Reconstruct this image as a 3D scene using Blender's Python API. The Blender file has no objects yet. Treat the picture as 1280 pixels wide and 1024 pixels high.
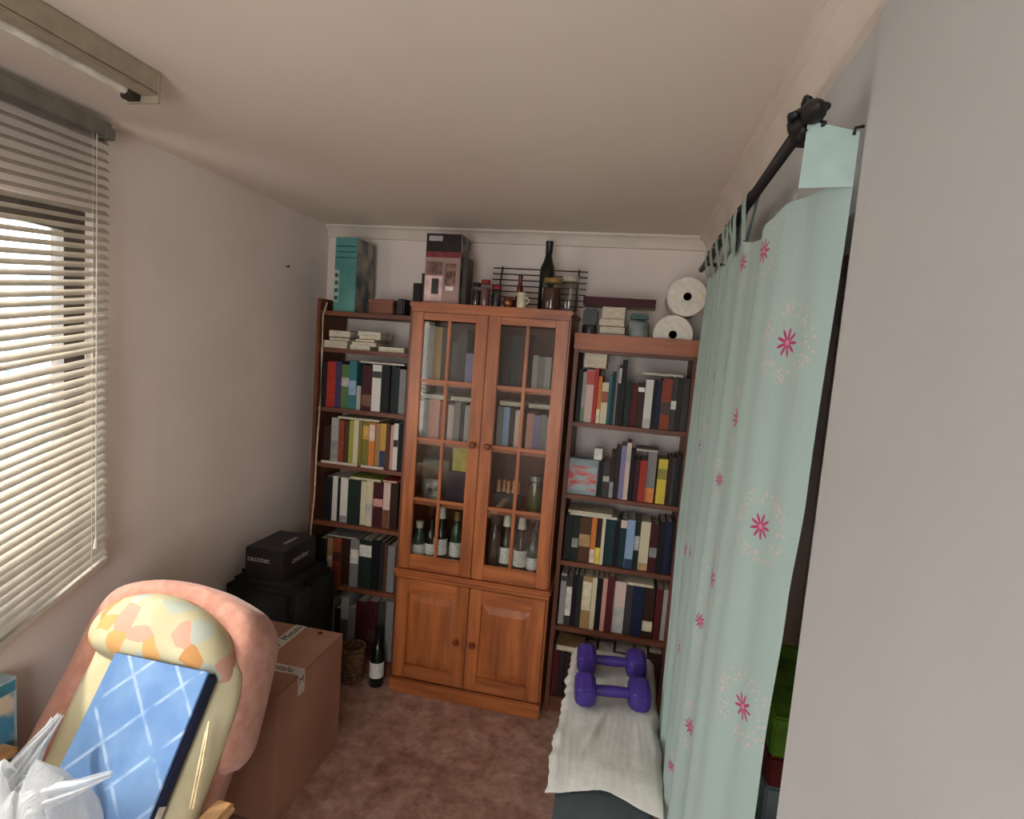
import bpy, bmesh, math, random
from mathutils import Vector, Matrix, noise as mnoise
random.seed(7)
SC = bpy.context.scene
COL = SC.collection
# ------------------------------------------------------------------ camera
CAM = Vector((1.0529, -2.5802, 1.7408)); YAW, PIT, ROL, FPX = 0.2012, 0.0979, 0.0755, 714.11
cF = Vector((-math.sin(YAW)*math.cos(PIT), math.cos(YAW)*math.cos(PIT), -math.sin(PIT)))
_r = cF.cross(Vector((0, 0, 1))).normalized(); _u = _r.cross(cF)
cR = math.cos(ROL)*_r + math.sin(ROL)*_u
cU = -math.sin(ROL)*_r + math.cos(ROL)*_u
cd = bpy.data.cameras.new('camera'); cam = bpy.data.objects.new('camera', cd); COL.objects.link(cam)
cd.sensor_fit = 'HORIZONTAL'; cd.sensor_width = 36; cd.lens = 36*FPX/1280; cd.clip_start = .02
M4 = Matrix((cR, cU, -cF)).transposed().to_4x4(); M4.translation = CAM
cam.matrix_world = M4
SC.camera = cam
# ------------------------------------------------------------------ light
W = bpy.data.worlds.new('sky'); SC.world = W; W.use_nodes = True
bg = W.node_tree.nodes['Background']; bg.inputs[0].default_value = (.97, .98, 1, 1); bg.inputs[1].default_value = 5.0
def light(name, kind, energy, col, loc, aim, **k):
    d = bpy.data.lights.new(name, kind); d.energy = energy; d.color = col
    for a, b in k.items(): setattr(d, a, b)
    o = bpy.data.objects.new(name, d); COL.objects.link(o); o.location = loc
    o.rotation_euler = Vector(aim).to_track_quat('-Z', 'Y').to_euler(); return o
light('sun', 'SUN', 2.2, (1, .93, .80), (-4, -2, 5), (1, .30, -1.0), angle=math.radians(3))
for nm, loc, aim, sx, sy in (('window_portal', (-.70, -1.69, 1.51), (1, 0, 0), 1.3, 1.15), ('added_rear_fill_portal', (.78, -3.78, 1.4), (0, 1, 0), 1.0, 1.55)):  # the rear portal serves the added fill opening behind the camera
    light(nm, 'AREA', 1, (1, 1, 1), loc, aim, shape='RECTANGLE', size=sx, size_y=sy).data.cycles.is_portal = True
vs = SC.view_settings; vs.view_transform = 'Standard'; vs.look = 'None'; vs.exposure = 1.14; vs.gamma = 1; vs.use_curve_mapping = False
# ------------------------------------------------------------------ pixel helpers (photo 1280x1024 -> world, on a known plane)
def ray(x, y): return cF*FPX + cR*(x-640) - cU*(y-512)
def atY(x, y, Y): d = ray(x, y); return CAM + d*((Y-CAM.y)/d.y)
def atX(x, y, X): d = ray(x, y); return CAM + d*((X-CAM.x)/d.x)
def atZ(x, y, Z): d = ray(x, y); return CAM + d*((Z-CAM.z)/d.z)
# ------------------------------------------------------------------ materials
def lin(c):
    if isinstance(c, str): c = tuple(int(c[i:i+2], 16) for i in (0, 2, 4))
    return tuple(((v/255)/12.92 if v/255 <= .04045 else ((v/255+.055)/1.055)**2.4) for v in c[:3]) + (1,)
MATS = {}
def newmat(name):
    m = bpy.data.materials.new(name); m.use_nodes = True; nt = m.node_tree
    return m, nt, nt.nodes['Principled BSDF'], nt.nodes.new, nt.links.new
def noise_mat(name, c1, c2, scale=8, rough=.6, stretch=(1, 1, 1), detail=4, lo=.35, hi=.65, bump=0, bscale=None, spec=.4, **kw):
    if name in MATS: return MATS[name]
    m, nt, b, N, L = newmat(name)
    tc = N('ShaderNodeTexCoord'); mp = N('ShaderNodeMapping'); mp.inputs['Scale'].default_value = stretch
    nz = N('ShaderNodeTexNoise'); nz.inputs['Scale'].default_value = scale; nz.inputs['Detail'].default_value = detail
    rp = N('ShaderNodeValToRGB'); rp.color_ramp.elements[0].position = lo; rp.color_ramp.elements[1].position = hi
    rp.color_ramp.elements[0].color = lin(c1); rp.color_ramp.elements[1].color = lin(c2)
    L(tc.outputs['Object'], mp.inputs[0]); L(mp.outputs[0], nz.inputs['Vector']); L(nz.outputs['Fac'], rp.inputs[0]); L(rp.outputs[0], b.inputs['Base Color'])
    b.inputs['Roughness'].default_value = rough; b.inputs['Specular IOR Level'].default_value = spec
    for k, v in kw.items(): b.inputs[k].default_value = v
    if bump:
        n2 = N('ShaderNodeTexNoise'); n2.inputs['Scale'].default_value = bscale or scale*4; n2.inputs['Detail'].default_value = 5
        L(mp.outputs[0], n2.inputs['Vector'])
        bp = N('ShaderNodeBump'); bp.inputs['Strength'].default_value = bump; bp.inputs['Distance'].default_value = .01
        L(n2.outputs['Fac'], bp.inputs['Height']); L(bp.outputs[0], b.inputs['Normal'])
    MATS[name] = m; return m
def plain(name, c, rough=.55, spec=.4, var=.08, scale=25, metal=0, **kw):
    c = tuple(int(c[i:i+2], 16) for i in (0, 2, 4)) if isinstance(c, str) else c
    d = tuple(max(0, v*(1-var)) for v in c); e = tuple(min(255, v*(1+var)) for v in c)
    return noise_mat(name, d, e, scale, rough, spec=spec, Metallic=metal, **kw)
wall_m = noise_mat('wall_paint', 'e2d4ca', 'e9dbd1', 3, .9, bump=.07, bscale=60, spec=.15)
ceil_m = noise_mat('ceiling_paint', 'dfd3c5', 'e7dbcd', 1.2, .95, bump=.08, bscale=25, spec=.1)
trim_m = noise_mat('trim_paint', 'd3c6b9', 'dfd2c5', 4, .8, spec=.2)
rwall_m = noise_mat('right_wall_light_balanced', 'b4b3b1', 'bcbbb9', 1.5, .9, bump=.06, bscale=40, spec=.15)  # greyer and darker than the other walls; evens out direct window light in colour
def floor_mat():
    m, nt, b, N, L = newmat('floor_vinyl')
    tc = N('ShaderNodeTexCoord')
    n1 = N('ShaderNodeTexNoise'); n1.inputs['Scale'].default_value = 11; n1.inputs['Detail'].default_value = 6; n1.inputs['Roughness'].default_value = .65
    n2 = N('ShaderNodeTexNoise'); n2.inputs['Scale'].default_value = 38; n2.inputs['Detail'].default_value = 4
    for n in (n1, n2): L(tc.outputs['Object'], n.inputs['Vector'])
    r1 = N('ShaderNodeValToRGB'); e = r1.color_ramp.elements; e[0].position = .3; e[0].color = lin('8a6352'); e[1].position = .72; e[1].color = lin('cfab9b')
    x = e.new(.5); x.color = lin('b48c7c')
    r2 = N('ShaderNodeValToRGB'); r2.color_ramp.elements[0].position = .35; r2.color_ramp.elements[0].color = (.62, .6, .58, 1); r2.color_ramp.elements[1].position = .6
    mx = N('ShaderNodeMix'); mx.data_type = 'RGBA'; mx.blend_type = 'MULTIPLY'; mx.inputs[0].default_value = .6
    L(n1.outputs['Fac'], r1.inputs[0]); L(n2.outputs['Fac'], r2.inputs[0]); L(r1.outputs[0], mx.inputs[6]); L(r2.outputs[0], mx.inputs[7]); L(mx.outputs[2], b.inputs['Base Color'])
    b.inputs['Roughness'].default_value = .42; b.inputs['Specular IOR Level'].default_value = .5
    bp = N('ShaderNodeBump'); bp.inputs['Strength'].default_value = .12; bp.inputs['Distance'].default_value = .004
    L(n2.outputs['Fac'], bp.inputs['Height']); L(bp.outputs[0], b.inputs['Normal'])
    return m
floor_m = floor_mat()
pine_v = noise_mat('pine_vertical', '8a4a26', 'bf6f3b', 5, .38, (6, 6, .6), 6, .3, .72, bump=.05, bscale=18, spec=.5)
pine_h = noise_mat('pine_horizontal', '8a4a26', 'bf6f3b', 5, .38, (.6, 6, 6), 6, .3, .72, bump=.05, bscale=18, spec=.5)
dwood_v = noise_mat('shelf_wood_vertical', '57301f', '7d4930', 5, .5, (6, 6, .6), 5, .3, .7)
dwood_h = noise_mat('shelf_wood_horizontal', '57301f', '7d4930', 5, .5, (.6, 6, 6), 5, .3, .7)
fascia_m = noise_mat('fascia_pine', '84492a', 'a8623a', 4, .45, (.6, 6, 6), 5, .3, .7)
page_m = noise_mat('book_pages', 'b3a78e', 'dcd2bd', 30, .9, (1, 1, 14), 3, spec=.1)
def book_mat():
    m, nt, b, N, L = newmat('book_cover')
    oi = N('ShaderNodeObjectInfo'); tc = N('ShaderNodeTexCoord')
    sep = N('ShaderNodeSeparateXYZ'); L(tc.outputs['Generated'], sep.inputs[0])
    ad = N('ShaderNodeVectorMath'); ad.operation = 'ADD'
    cx = N('ShaderNodeCombineXYZ'); mm = N('ShaderNodeMath'); mm.operation = 'MULTIPLY'; mm.inputs[1].default_value = 37
    L(oi.outputs['Random'], mm.inputs[0]); L(mm.outputs[0], cx.inputs[0]); L(mm.outputs[0], cx.inputs[2])
    mp = N('ShaderNodeMapping'); mp.inputs['Scale'].default_value = (2.5, .2, 13); L(tc.outputs['Generated'], mp.inputs[0])
    L(mp.outputs[0], ad.inputs[0]); L(cx.outputs[0], ad.inputs[1])
    nz = N('ShaderNodeTexNoise'); nz.inputs['Scale'].default_value = 2.2; nz.inputs['Detail'].default_value = 5; L(ad.outputs[0], nz.inputs['Vector'])
    th = N('ShaderNodeValToRGB'); th.color_ramp.elements[0].position = .60; th.color_ramp.elements[1].position = .68; th.color_ramp.elements[1].color = (.45, .45, .45, 1); L(nz.outputs['Fac'], th.inputs[0])
    inv = N('ShaderNodeMix'); inv.data_type = 'RGBA'; inv.inputs[0].default_value = .42
    L(oi.outputs['Color'], inv.inputs[6])
    hs = N('ShaderNodeHueSaturation'); hs.inputs['Hue'].default_value = .54; hs.inputs['Saturation'].default_value = .8
    vv = N('ShaderNodeMapRange'); vv.inputs[1].default_value = 0; vv.inputs[2].default_value = 1; vv.inputs[3].default_value = 2.6; vv.inputs[4].default_value = .35
    bw = N('ShaderNodeRGBToBW'); L(oi.outputs['Color'], bw.inputs[0]); L(bw.outputs[0], vv.inputs[0]); L(vv.outputs[0], hs.inputs['Value'])
    ofs = N('ShaderNodeMix'); ofs.data_type = 'RGBA'; ofs.blend_type = 'ADD'; ofs.inputs[0].default_value = 1; ofs.inputs[7].default_value = (.06, .054, .045, 1)
    L(oi.outputs['Color'], hs.inputs['Color']); L(hs.outputs[0], ofs.inputs[6])
    mx = N('ShaderNodeMix'); mx.data_type = 'RGBA'; L(th.outputs[0], mx.inputs[0]); L(oi.outputs['Color'], mx.inputs[6]); L(ofs.outputs[2], mx.inputs[7])
    L(mx.outputs[2], b.inputs['Base Color']); b.inputs['Roughness'].default_value = .55; b.inputs['Specular IOR Level'].default_value = .22
    return m
book_m = book_mat()
def glass_mat(name, tint=(.96, .98, .97), ior=1.5, gl=1.0, rough=.0):
    m, nt, b, N, L = newmat(name); nt.nodes.remove(b)
    out = nt.nodes['Material Output']; tr = N('ShaderNodeBsdfTransparent'); tr.inputs[0].default_value = (*tint, 1)
    g = N('ShaderNodeBsdfGlossy'); g.inputs['Roughness'].default_value = rough; g.inputs[0].default_value = (gl, gl, gl, 1)
    fr = N('ShaderNodeFresnel'); ge = N('ShaderNodeNewGeometry'); iv = N('ShaderNodeMapRange'); iv.inputs[3].default_value = ior; iv.inputs[4].default_value = 1/ior
    L(ge.outputs['Backfacing'], iv.inputs[0]); L(iv.outputs[0], fr.inputs[0]); mx = N('ShaderNodeMixShader')
    L(fr.outputs[0], mx.inputs[0]); L(tr.outputs[0], mx.inputs[1]); L(g.outputs[0], mx.inputs[2]); L(mx.outputs[0], out.inputs[0])
    return m
pane_m = glass_mat('cabinet_glass', (.93, .95, .94), 1.6, 1, .03)
clear_m = glass_mat('window_glass', (.97, .98, .98), 1.45)
jar_m = glass_mat('jar_glass', (.72, .72, .70), 1.6, 1, .05)
# ------------------------------------------------------------------ mesh helpers
class MB:
    def __init__(s): s.v = []; s.f = []
    def add(s, vs, fs):
        o = len(s.v); s.v += [Vector(v) for v in vs]; s.f += [tuple(i+o for i in f) for f in fs]; return s
    def box(s, x0, x1, y0, y1, z0, z1):
        return s.add([(x, y, z) for z in (z0, z1) for y in (y0, y1) for x in (x0, x1)],
                     [(0, 2, 3, 1), (4, 5, 7, 6), (0, 1, 5, 4), (2, 6, 7, 3), (0, 4, 6, 2), (1, 3, 7, 5)])
    def lathe(s, prof, c=(0, 0, 0), n=20, axis='Z'):
        c = Vector(c); vs = []; fs = []
        for r, h in prof:
            for i in range(n):
                a = 2*math.pi*i/n; p = (r*math.cos(a), r*math.sin(a), h)
                if axis == 'Y': p = (p[0], h, p[1])
                if axis == 'X': p = (h, p[0], p[1])
                vs.append(c+Vector(p))
        for k in range(len(prof)-1):
            for i in range(n):
                j = (i+1) % n; fs.append((k*n+i, k*n+j, k*n+n+j, k*n+n+i))
        fs.append(tuple(range(n-1, -1, -1))); fs.append(tuple((len(prof)-1)*n+i for i in range(n)))
        return s.add(vs, fs)
    def tube(s, pts, r, n=8, closed=False):
        pts = [Vector(p) for p in pts]; vs = []; fs = []; m = len(pts); up = Vector((0, 0, 1))
        rr = r if isinstance(r, (list, tuple)) else [r]*m
        for k, p in enumerate(pts):
            a = pts[k-1] if (k or closed) else p; b = pts[(k+1) % m] if (k < m-1 or closed) else p
            t = (b-a).normalized()
            x = t.cross(up)
            if x.length < 1e-3: x = t.cross(Vector((1, 0, 0)))
            x.normalize(); y = x.cross(t)
            for i in range(n):
                q = 2*math.pi*i/n; vs.append(p+(x*math.cos(q)+y*math.sin(q))*rr[k])
        for k in range(m if closed else m-1):
            for i in range(n):
                j = (i+1) % n; k2 = (k+1) % m; fs.append((k*n+i, k*n+j, k2*n+j, k2*n+i))
        if not closed: fs.append(tuple(range(n-1, -1, -1))); fs.append(tuple((m-1)*n+i for i in range(n)))
        return s.add(vs, fs)
    def grid(s, fn, nu, nv, closed_u=False):
        vs = [fn(i/(nu if closed_u else nu-1), j/(nv-1)) for j in range(nv) for i in range(nu)]
        fs = [(j*nu+i, j*nu+(i+1) % nu, (j+1)*nu+(i+1) % nu, (j+1)*nu+i) for j in range(nv-1) for i in range(nu if closed_u else nu-1)]
        return s.add(vs, fs)
def bb_base(mb):
    xs = [v.x for v in mb.v]; ys = [v.y for v in mb.v]; zs = [v.z for v in mb.v]
    return Vector(((min(xs)+max(xs))/2, (min(ys)+max(ys))/2, min(zs)))
BASE = {}
def obj(name, mb, mat, parent=None, bevel=0, smooth=False, base=None, seg=2):
    """one mesh object; vertices given in world space"""
    if parent is not None: b = BASE[parent.name]
    else: b = Vector(base) if base is not None else bb_base(mb)
    me = bpy.data.meshes.new(name); me.from_pydata([v-b for v in mb.v], [], mb.f)
    bm = bmesh.new(); bm.from_mesh(me)
    bmesh.ops.recalc_face_normals(bm, faces=bm.faces)
    if bevel: bmesh.ops.bevel(bm, geom=[e for e in bm.edges if len(e.link_faces) == 2 and e.calc_face_angle() > .6], offset=bevel, segments=seg, affect='EDGES', clamp_overlap=True)
    bm.to_mesh(me); bm.free()
    if smooth:
        for p in me.polygons: p.use_smooth = True
        me.update()
    if smooth == 'auto':
        try: me.set_sharp_from_angle(angle=.7)
        except Exception: pass
    me.materials.append(mat)
    o = bpy.data.objects.new(name, me); COL.objects.link(o)
    if parent is not None: o.parent = parent
    else: o.location = b
    BASE[o.name] = b
    return o
def tag(o, label, cat, group=None):
    o['label'] = label; o['category'] = cat
    if group: o['group'] = group
    return o
def thing(name, base, label, cat, group=None):
    o = bpy.data.objects.new(name, None); COL.objects.link(o); o.location = base; o.empty_display_size = .05
    BASE[o.name] = Vector(base); return tag(o, label, cat, group)
def struct(name, mb, mat, bevel=0, parent=None, smooth=False):
    o = obj(name, mb, mat, parent, bevel, smooth)
    if parent is None: o['kind'] = 'structure'
    return o
def B(*a): return MB().box(*a)
def text_mesh(body, size, mat, parent, M, name='lettering', extrude=.0004):
    cu = bpy.data.curves.new('lettering_curve', 'FONT'); cu.body = body; cu.size = size; cu.extrude = extrude; cu.resolution_u = 2
    cu.align_x = 'CENTER'; cu.align_y = 'CENTER'
    t = bpy.data.objects.new('tmp', cu); COL.objects.link(t)
    me = bpy.data.meshes.new_from_object(t); bpy.data.objects.remove(t)
    me.transform(M); me.transform(Matrix.Translation(-BASE[parent.name]))
    me.materials.clear(); me.materials.append(mat)
    o = bpy.data.objects.new(name, me); COL.objects.link(o); o.parent = parent; BASE[o.name] = BASE[parent.name]; return o
def frameM(origin, x, y):
    x = Vector(x).normalized(); y = Vector(y).normalized(); z = x.cross(y)
    m = Matrix((x, y, z)).transposed().to_4x4(); m.translation = Vector(origin); return m
# ------------------------------------------------------------------ room shell
LX, RX, BY, ZC, RY = -.6695, 1.3613, .40, 2.371, -3.75
YE = -1.59; WY0, WY1, WZ0, WZ1 = -2.35, -1.03, .93, 2.085
struct('floor', B(LX-.15, 2.1, RY-.1, BY+.15, -.12, 0), floor_m)
struct('ceiling', B(LX-.15, 2.1, RY-.1, BY+.15, ZC, ZC+.12), ceil_m)
struct('wall_back', B(LX-.15, 2.1, BY, BY+.12, 0, ZC), wall_m)
wl = MB()
wl.box(LX-.15, LX, WY1, BY, 0, ZC).box(LX-.15, LX, RY, WY0, 0, ZC).box(LX-.15, LX, WY0, WY1, 0, WZ0).box(LX-.15, LX, WY0, WY1, WZ1, ZC)
struct('wall_left', wl, wall_m)
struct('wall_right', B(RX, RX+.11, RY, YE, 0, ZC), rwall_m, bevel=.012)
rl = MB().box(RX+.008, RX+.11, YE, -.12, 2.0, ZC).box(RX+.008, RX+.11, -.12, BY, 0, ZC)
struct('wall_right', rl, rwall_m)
struct('wall_closet', MB().box(1.98, 2.1, YE-.1, BY, 0, ZC).box(RX+.11, 1.98, YE-.1, YE-.02, 0, ZC), wall_m)
rw = MB().box(LX-.15, .25, RY-.1, RY, 0, ZC).box(1.30, 2.1, RY-.1, RY, 0, ZC).box(.25, 1.30, RY-.1, RY, 0, .6).box(.25, 1.30, RY-.1, RY, 2.2, ZC)  # gap left in the unseen rear wall for the added fill window
struct('wall_rear', rw, wall_m)
def cornice(name, fn, prof, a, b):
    mb = MB(); n = len(prof)
    mb.add([fn(u, w, a) for u, w in prof]+[fn(u, w, b) for u, w in prof], [(i, (i+1) % n, n+(i+1) % n, n+i) for i in range(n)]+[tuple(range(n)), tuple(range(2*n-1, n-1, -1))])
    return struct(name, mb, trim_m)
cp = [(0, 0), (.045, 0), (.045, -.010), (.030, -.018), (.018, -.034), (.012, -.052), (.012, -.064), (0, -.066)]
cornice('trim_1', lambda u, w, t: (t, BY-u, ZC+w), cp, LX, RX)
cornice('trim_2', lambda u, w, t: (RX+.008-u*1.3, t, ZC+w*1.35), cp, BY-.002, RY)
# left window, plus an added rear one for fill light
alu = plain('dark_aluminium_frame', '4b443d', .45, .5, .1)
def window(name, M, w, h, nm):
    """M maps (u along, v up, d outward)"""
    def bx(u0, u1, v0, v1, d0, d1):
        mb = MB(); mb.box(u0, u1, v0, v1, d0, d1); mb.v = [M(*v) for v in mb.v]; return mb
    t = .072
    fr = MB()
    for a in ((0, w, 0, t), (0, w, h-t, h), (0, t, t, h-t), (w-t, w, t, h-t)):
        q = bx(*a, .03, .08); fr.add(q.v, q.f)
    root = struct(name, fr, alu)
    for k in range(1, nm): obj('mullion', bx(w*k/nm-.03, w*k/nm+.03, t, h-t, .035, .075), alu, root)
    for k in range(nm): obj('pane', bx(w*k/nm+.03, w*(k+1)/nm-.03, t, h-t, .053, .057), clear_m, root)
    return root
w1 = window('window_1', lambda u, v, d: Vector((LX-d, WY1-u, WZ0+v)), WY1-WY0, WZ1-WZ0, 2)
obj('window_sill', B(LX-.03, LX+.03, WY0-.03, WY1+.02, WZ0-.03, WZ0+.004), trim_m, w1, bevel=.004)
window('added_rear_window', lambda u, v, d: Vector((.25+u, RY-d, .6+v)), 1.05, 1.6, 2)  # unseen window added behind the camera to bring in fill light
# ------------------------------------------------------------------ outside the window
ext_m = noise_mat('outside_render', 'd8d4c8', 'ece8dd', 2, .9)
tag(obj('house_wall', B(-5.2, -5, -8, 6, -1, 2.6), ext_m), 'pale house wall outside the window', 'wall')
blue_m = plain('blue_shutter_paint', '5f86a0', .5)
for k, (y, z, a, b) in enumerate(((2.12, 1.78, .22, .45), (1.92, 1.10, .22, .42), (2.28, .45, .25, .45), (2.30, -.75, .26, .6))):
    t = tag(obj('shutter', B(-5.0, -4.95, y, y+a, z, z+b), blue_m, bevel=.01), ('bright blue shutter glimpsed highest behind the blind', 'blue shutter outside, second from the top behind the blind', 'blue shutter outside, third from the top behind the blind', 'lowest blue shutter glimpsed through the blind slats')[k], 'shutter', 'blue shutters outside')
leaf_m = noise_mat('shrub_leaves', '6f8f2e', 'b5c24a', 6, .8)
sb = MB()
for k in range(900):
    a = random.uniform(0, 6.283); zz = random.uniform(-.9, 1.15); r = .75*math.sqrt(max(0, 1-((zz-.1)/1.1)**2))*random.uniform(.6, 1)
    c = Vector((-3.6+r*math.cos(a)*.7, 1.55+r*math.sin(a)*.45, zz-.35)); d = Vector((random.gauss(0, 1), random.gauss(0, 1), random.gauss(0, 1))).normalized(); e = d.orthogonal().normalized()
    sb.add([c-d*.06, c+e*.03, c+d*.06, c-e*.03], [(0, 1, 2, 3)])
sh = thing('shrub', (-3.6, 1.55, -1), 'yellow-green shrub outside the window', 'shrub')
obj('foliage', sb, leaf_m, sh); obj('stem', MB().tube([(-3.6, 1.55, -1), (-3.6, 1.55, 0)], .04), dwood_v, sh)
# ------------------------------------------------------------------ venetian blind
slat_m = noise_mat('blind_slat_paint', 'a89e90', 'b6ac9d', 12, .55, spec=.3)
rail_m = plain('blind_rail_paint', '7b7569', .5)
cord_m = plain('pale_cord', 'cfc8ba', .8)
BX, BYR, BL = -.605, -1.042, 1.30
bl = thing('venetian_blind', (BX, BYR-BL/2, .75), 'beige slatted venetian blind hanging crooked over the window', 'blind')
obj('headrail', B(BX-.025, BX+.025, BYR-BL-.01, BYR-.005, 2.305, 2.35), rail_m, bl, bevel=.003)
obj('end_cap', B(BX-.028, BX+.03, BYR-.03, BYR+.004, 2.300, 2.335), rail_m, bl, bevel=.003)
def slat_mesh(w, t=.0006):
    vs = []; n = 5
    for y in (0, -BL):
        for k in range(n):
            a = -1+2*k/(n-1); vs.append((a*w/2, y, (1-a*a)*.0028))
    return vs, [(k, k+1, n+k+1, n+k) for k in range(n-1)]
sv, sf = slat_mesh(.027)
sm = bpy.data.meshes.new('slat'); sm.from_pydata(sv, [], sf); sm.materials.append(slat_m)
for p in sm.polygons: p.use_smooth = True
NS = 50
for i in range(NS):
    z = 2.292-i*.0266; slope = i*.00274/.33*(1 if i < 1 else 1)
    if i == 24: z += .010
    o = bpy.data.objects.new('slat', sm); COL.objects.link(o); o.parent = bl
    tilt = math.radians(37 + (9 if i > 43 else 0) + random.uniform(-3, 3))
    o.location = Vector((BX+random.uniform(-.001, .001), BYR+random.uniform(-.002, .002), z))-BASE[bl.name]
    o.rotation_mode = 'YXZ'; o.rotation_euler = (math.atan(slope)+random.uniform(-.004, .004), tilt, 0)
zb = 2.292-NS*.0266; sl = NS*.00274/.33
mb = MB().box(-.014, .014, -BL, 0, -.008, .008); mb.v = [Vector((BX+v.x, BYR+v.y, zb+v.z+sl*v.y)) for v in mb.v]
obj('bottom_rail', mb, slat_m, bl, bevel=.002)
for dy in (.06, .45, .85, 1.24):
    for sx in (-.0135, .0135):
        obj('ladder_cord', MB().tube([(BX+sx, BYR-dy, 2.305), (BX+sx, BYR-dy, zb-sl*dy)], .0008, 5), cord_m, bl)
pc = obj('pull_cord', MB().tube([(BX+.03, BYR-.062, 2.30), (BX+.032, BYR-.062, 1.05)], .0014, 6), cord_m, bl)
obj('cord_bell', MB().lathe([(.003, .03), (.004, .02), (.008, 0), (.003, -.002)], (BX+.032, BYR-.062, 1.02), 10), cord_m, pc)
# ------------------------------------------------------------------ fluorescent lamp
lamp_m = plain('lamp_housing_enamel', '9d907b', .45, .4, .05)
tube_m = plain('unlit_tube_glass', 'd6cfbf', .25)
dk_m = plain('dark_groove_plastic', '3a2f27', .6)
la = thing('fluorescent_lamp', (-.20, -1.85, 2.29), 'unlit beige fluorescent tube lamp fixed under the ceiling', 'lamp')
LE = -1.305
obj('housing', B(-.215, -.165, -2.5, LE, 2.312, ZC), lamp_m, la, bevel=.004)
obj('reflector', MB().add([(-.165, y, 2.318) for y in (-2.5, LE)]+[(-.165, y, 2.312) for y in (-2.5, LE)]+[(-.262, y, 2.352) for y in (-2.5, LE)]+[(-.262, y, 2.346) for y in (-2.5, LE)],
    [(0, 1, 5, 4), (2, 6, 7, 3), (0, 2, 3, 1), (4, 5, 7, 6), (0, 4, 6, 2), (1, 3, 7, 5)]), lamp_m, la)
obj('tube', MB().lathe([(.008, -2.46), (.013, -2.455), (.013, LE-.035), (.008, LE-.03)], (-.236, 0, 2.318), 14, 'Y'), tube_m, la, smooth='auto')
obj('lamp_holder', B(-.252, -.215, LE-.032, LE-.004, 2.298, 2.35), dk_m, la, bevel=.003)
obj('lamp_holder', B(-.252, -.215, -2.5, -2.47, 2.298, 2.35), dk_m, la, bevel=.003)
obj('end_cap', B(-.256, -.163, LE-.005, LE, 2.294, ZC-.002), lamp_m, la)
# ------------------------------------------------------------------ bookcases
BF, BBK = .08, .36
Lz = [1.885, 1.70, 1.395, 1.105, .795, .46, .085]
RT = 1.857
Rz = [1.790, 1.445, 1.10, .772, .445, .085]
def bookcase(label, x0, x1, zs, top, fascia):
    r = thing('bookcase', ((x0+x1)/2, (BF+BBK)/2, 0), label, 'bookcase', 'bookcases beside the cabinet')
    for a in (x0, x1-.02): obj('side_panel', B(a, a+.02, BF, BBK, 0, top), dwood_v, r, bevel=.002)
    for k, z in enumerate(zs):
        obj('shelf', B(x0+.0205, x1-.0205, BF+.003, BBK-.005, z-.022, z), dwood_h, r, bevel=.002)
    obj('plinth', B(x0+.0205, x1-.0205, BF+.02, BF+.035, 0, zs[-1]-.0225), dwood_h, r)
    if fascia: obj('fascia', B(x0-.002, x1+.002, BF-.016, BF-.0005, RT-.073, RT), fascia_m, r, bevel=.002)
    return r
bookcase('narrow dark wooden bookcase between the left wall and the glazed cabinet', -.535, -.012, Lz, 1.945, False)
bookcase('dark wooden bookcase between the glazed cabinet and the curtain', .783, 1.337, Rz, RT-.001, True)
# ------------------------------------------------------------------ glazed cabinet
CW, CD, CH = .7705, .38, 1.95
cb = thing('display_cabinet', (CW/2, CD/2, 0), 'reddish pine display cabinet with glazed upper doors and panelled lower doors', 'cabinet')
for a in (0.006, CW-.026):
    obj('side_panel', B(a, a+.02, .022, CD, .645, CH-.025), pine_v, cb, bevel=.002)
    obj('side_panel', B(a-.004, a+.018 if a < .1 else a+.024, .022, CD, .075, .60), pine_v, cb, bevel=.002)
obj('back_panel', B(.026, CW-.026, CD-.008, CD-.001, .08, CH-.03), dwood_v, cb)
obj('top_board', B(-.004, CW+.004, -.006, CD, CH-.0245, CH-.001), pine_h, cb, bevel=.006)
obj('cornice_moulding', B(.006, CW-.006, .004, .0215, CH-.045, CH-.0247), pine_h, cb, bevel=.004)
obj('waist_board', B(-.008, CW+.008, -.016, CD, .622, .6445), pine_h, cb, bevel=.006)
obj('waist_moulding', B(-.002, CW+.002, -.006, CD-.01, .601, .6217), pine_h, cb, bevel=.005)
obj('plinth', B(0, CW, -.004, CD-.01, 0, .074), pine_h, cb, bevel=.006)
obj('base_board', B(.02, CW-.02, .0225, CD-.01, .0745, .093), pine_h, cb)
cshelf = [.668, .985, 1.285, 1.575]
for z in cshelf: obj('shelf', B(.0265, CW-.0465 if False else CW-.0265, .03, CD-.009, z-.016, z), pine_h, cb)
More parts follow.
